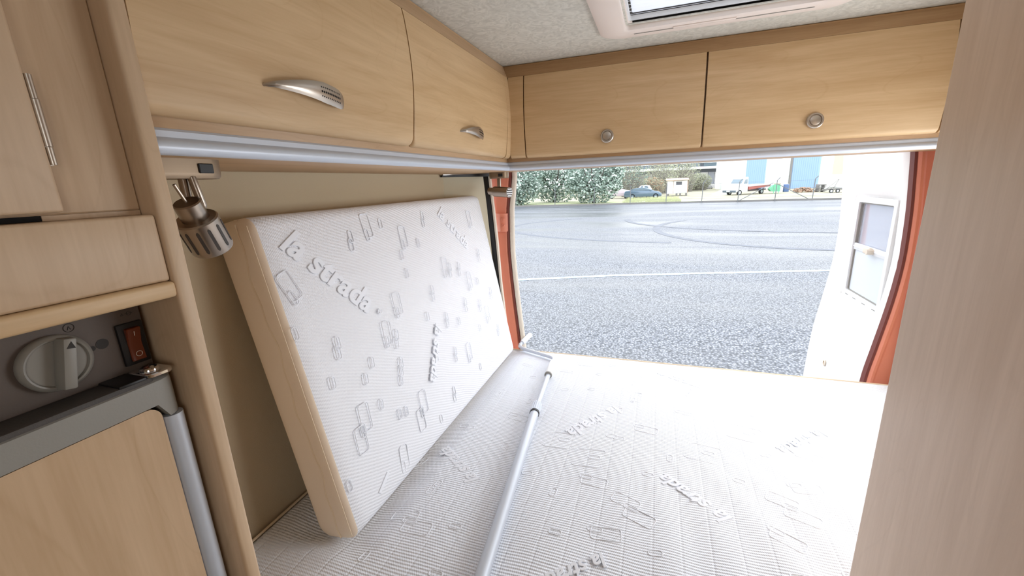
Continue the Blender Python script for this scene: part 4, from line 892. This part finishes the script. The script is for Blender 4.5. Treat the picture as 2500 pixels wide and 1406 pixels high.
# hut
hu = thing('hut', (2.1, 54, G), 'small white site hut with a terracotta roof on blocks', 'hut')
bm = new(); gbox(bm, 1.08, 1.75, 53.55, 53.62, .30, 1.78); gbox(bm, 1.75, 2.02, 53.50, 53.62, .30, 1.76); gbox(bm, 2.66, 3.26, 53.50, 53.62, .38, 1.76); gbox(bm, 1.08, 3.34, 53.62, 55.2, .30, .36); gbox(bm, 1.08, 1.14, 53.6, 55.2, .30, 1.75); gbox(bm, 3.28, 3.34, 53.6, 55.2, .38, 1.75); gbox(bm, 1.08, 3.34, 55.1, 55.2, .30, 1.75); gbox(bm, 2.02, 2.66, 53.50, 53.62, 1.66, 1.76)
obj('walls', bm, WALLW, hu, smooth=False)
for b_ in ((1.74, 1.775, 53.46, 53.5, .28, 1.8), (3.26, 3.345, 53.48, 53.56, .38, 1.78)):
    bm = new(); gbox(bm, *b_); obj('corner_post', bm, LOGM, hu)
bm = new(); gbox(bm, 2.02, 2.66, 53.56, 53.60, .36, 1.30); obj('counter_board', bm, LILAC, hu)
bm = new(); gbox(bm, 2.02, 2.66, 53.60, 53.64, 1.30, 1.66); obj('opening_shade_sheet', bm, SHUTD, hu)  # dark sheet standing for shade inside the hut
bm = new(); sweep(bm, [[(.92, y, z+G), (.92, y, z+.07+G), (3.42, y, z+.09+G), (3.42, y, z+.02+G)] for y, z in ((53.2, 1.80), (55.4, 1.98))]); obj('roof', bm, ROOFT, hu, smooth=False)
for x in (1.2, 2.15, 2.55, 3.2):
    bm = new(); gbox(bm, x-.1, x+.1, 53.6, 53.9, 0, .32); obj('support_block', bm, PALL, hu)
# white industrial building
wb_ = thing('industrial_building', (18, 74, G), 'white rendered hall with two tall blue gates', 'building')
bm = new(); gbox(bm, 9.25, 30, 68, 80, -.1, 6.5); obj('wall', bm, WALLW, wb_, smooth=False)
for x0, x1, z0 in ((11.72, 14.13, 0), (17.25, 20.5, -.05)):
    bm = new(); gbox(bm, x0, x1, 67.86, 67.99, z0, 5.2); d = obj('gate', bm, BLUED, wb_, label='blue corrugated gate')
    bm = new()
    k = x0+.12
    while k < x1-.05: gbox(bm, k-.035, k+.035, 67.82, 67.86, z0+.02, 5.18); k += .24
    obj('gate_ribs', bm, BLUED, d, kind='stuff', smooth=False)
bm = new(); gbox(bm, 17.02, 17.24, 67.7, 67.99, 0, 4.8); obj('gate_post', bm, PALL, wb_)
for x0, x1, z0, m_ in ((10.35, 10.9, 1.92, LILAC), (15.25, 15.95, 1.9, LILAC), (22.0, 23.1, 1.75, TANP)):
    bm = new(); gbox(bm, x0, x1, 67.9, 67.99, z0, 5); obj('window', bm, m_, wb_)
bm = new(); bm.free()
for x0, x1 in ((9.25, 11.7), (14.15, 17.0), (20.55, 29.9)):
    bm = new(); gbox(bm, x0, x1, 67.93, 67.99, 1.72, 1.78); obj('ledge', bm, LILAC, wb_)
# grey building behind
gb_ = thing('warehouse', (4, 92, G), 'grey warehouse with a white beam and sheeted bays behind the scrub', 'building')
bm = new(); gbox(bm, -14, 12.3, 86.2, 98, 0, 5.6); obj('wall', bm, SHUT, gb_, smooth=False)
bm = new(); gbox(bm, -14, 12.3, 84.9, 86.2, 0, .72); obj('loading_platform', bm, WALLG, gb_)
bm = new(); gbox(bm, -14, 12.3, 84.4, 86.19, 3.44, 3.86); obj('beam', bm, WALLW, gb_)
bm = new(); gbox(bm, -14, 12.3, 84.8, 86.19, 4.50, 5.0); obj('roof_edge', bm, WALLW, gb_)
bm = new(); gbox(bm, -14, 12.3, 86.0, 86.19, 2.86, 3.43); obj('shadow_band', bm, SHUTD, gb_)
xs = [6.3-1.13*k for k in range(9)][::-1]+[7.4, 8.62, 9.7, 10.8, 11.65]
for i, (a, b_) in enumerate(zip(xs, xs[1:])):
    bm = new(); gbox(bm, a+.03, b_-.03, 85.7, 86.18, .75, 2.86); obj('bay_sheet', bm, WALLG if (len(xs)-2-i) % 2 else SHUT, gb_)
for a in (-3.2, .6, 3.2, 5.33, 7.8, 11.17):
    bm = new(); gbox(bm, a, a+1.9 if a < 7 else a+(2.9 if a < 10 else .9), 85.9, 86.18, 3.9, 4.46); obj('window', bm, GLASSD, gb_)
rt2 = thing('rock_heap', (9.6, 80, G), 'dark heaps of rubble at the foot of the grey building', 'rubble')
bm = new()
for k in range(60):
    x = rt.uniform(5.6, 8.7); y = 80+rt.uniform(-1, 1); r_ = rt.uniform(.15, .4); M_ = Matrix.Translation((x, y, G+r_*.5)) @ Matrix.Rotation(rt.uniform(0, 3), 4, 'Z') @ Matrix.Rotation(rt.uniform(0, 3), 4, 'X')
    q = bmesh.ops.create_icosphere(bm, subdivisions=1, radius=r_, matrix=M_)
obj('stones', bm, PALL, rt2, kind='stuff', smooth=False)
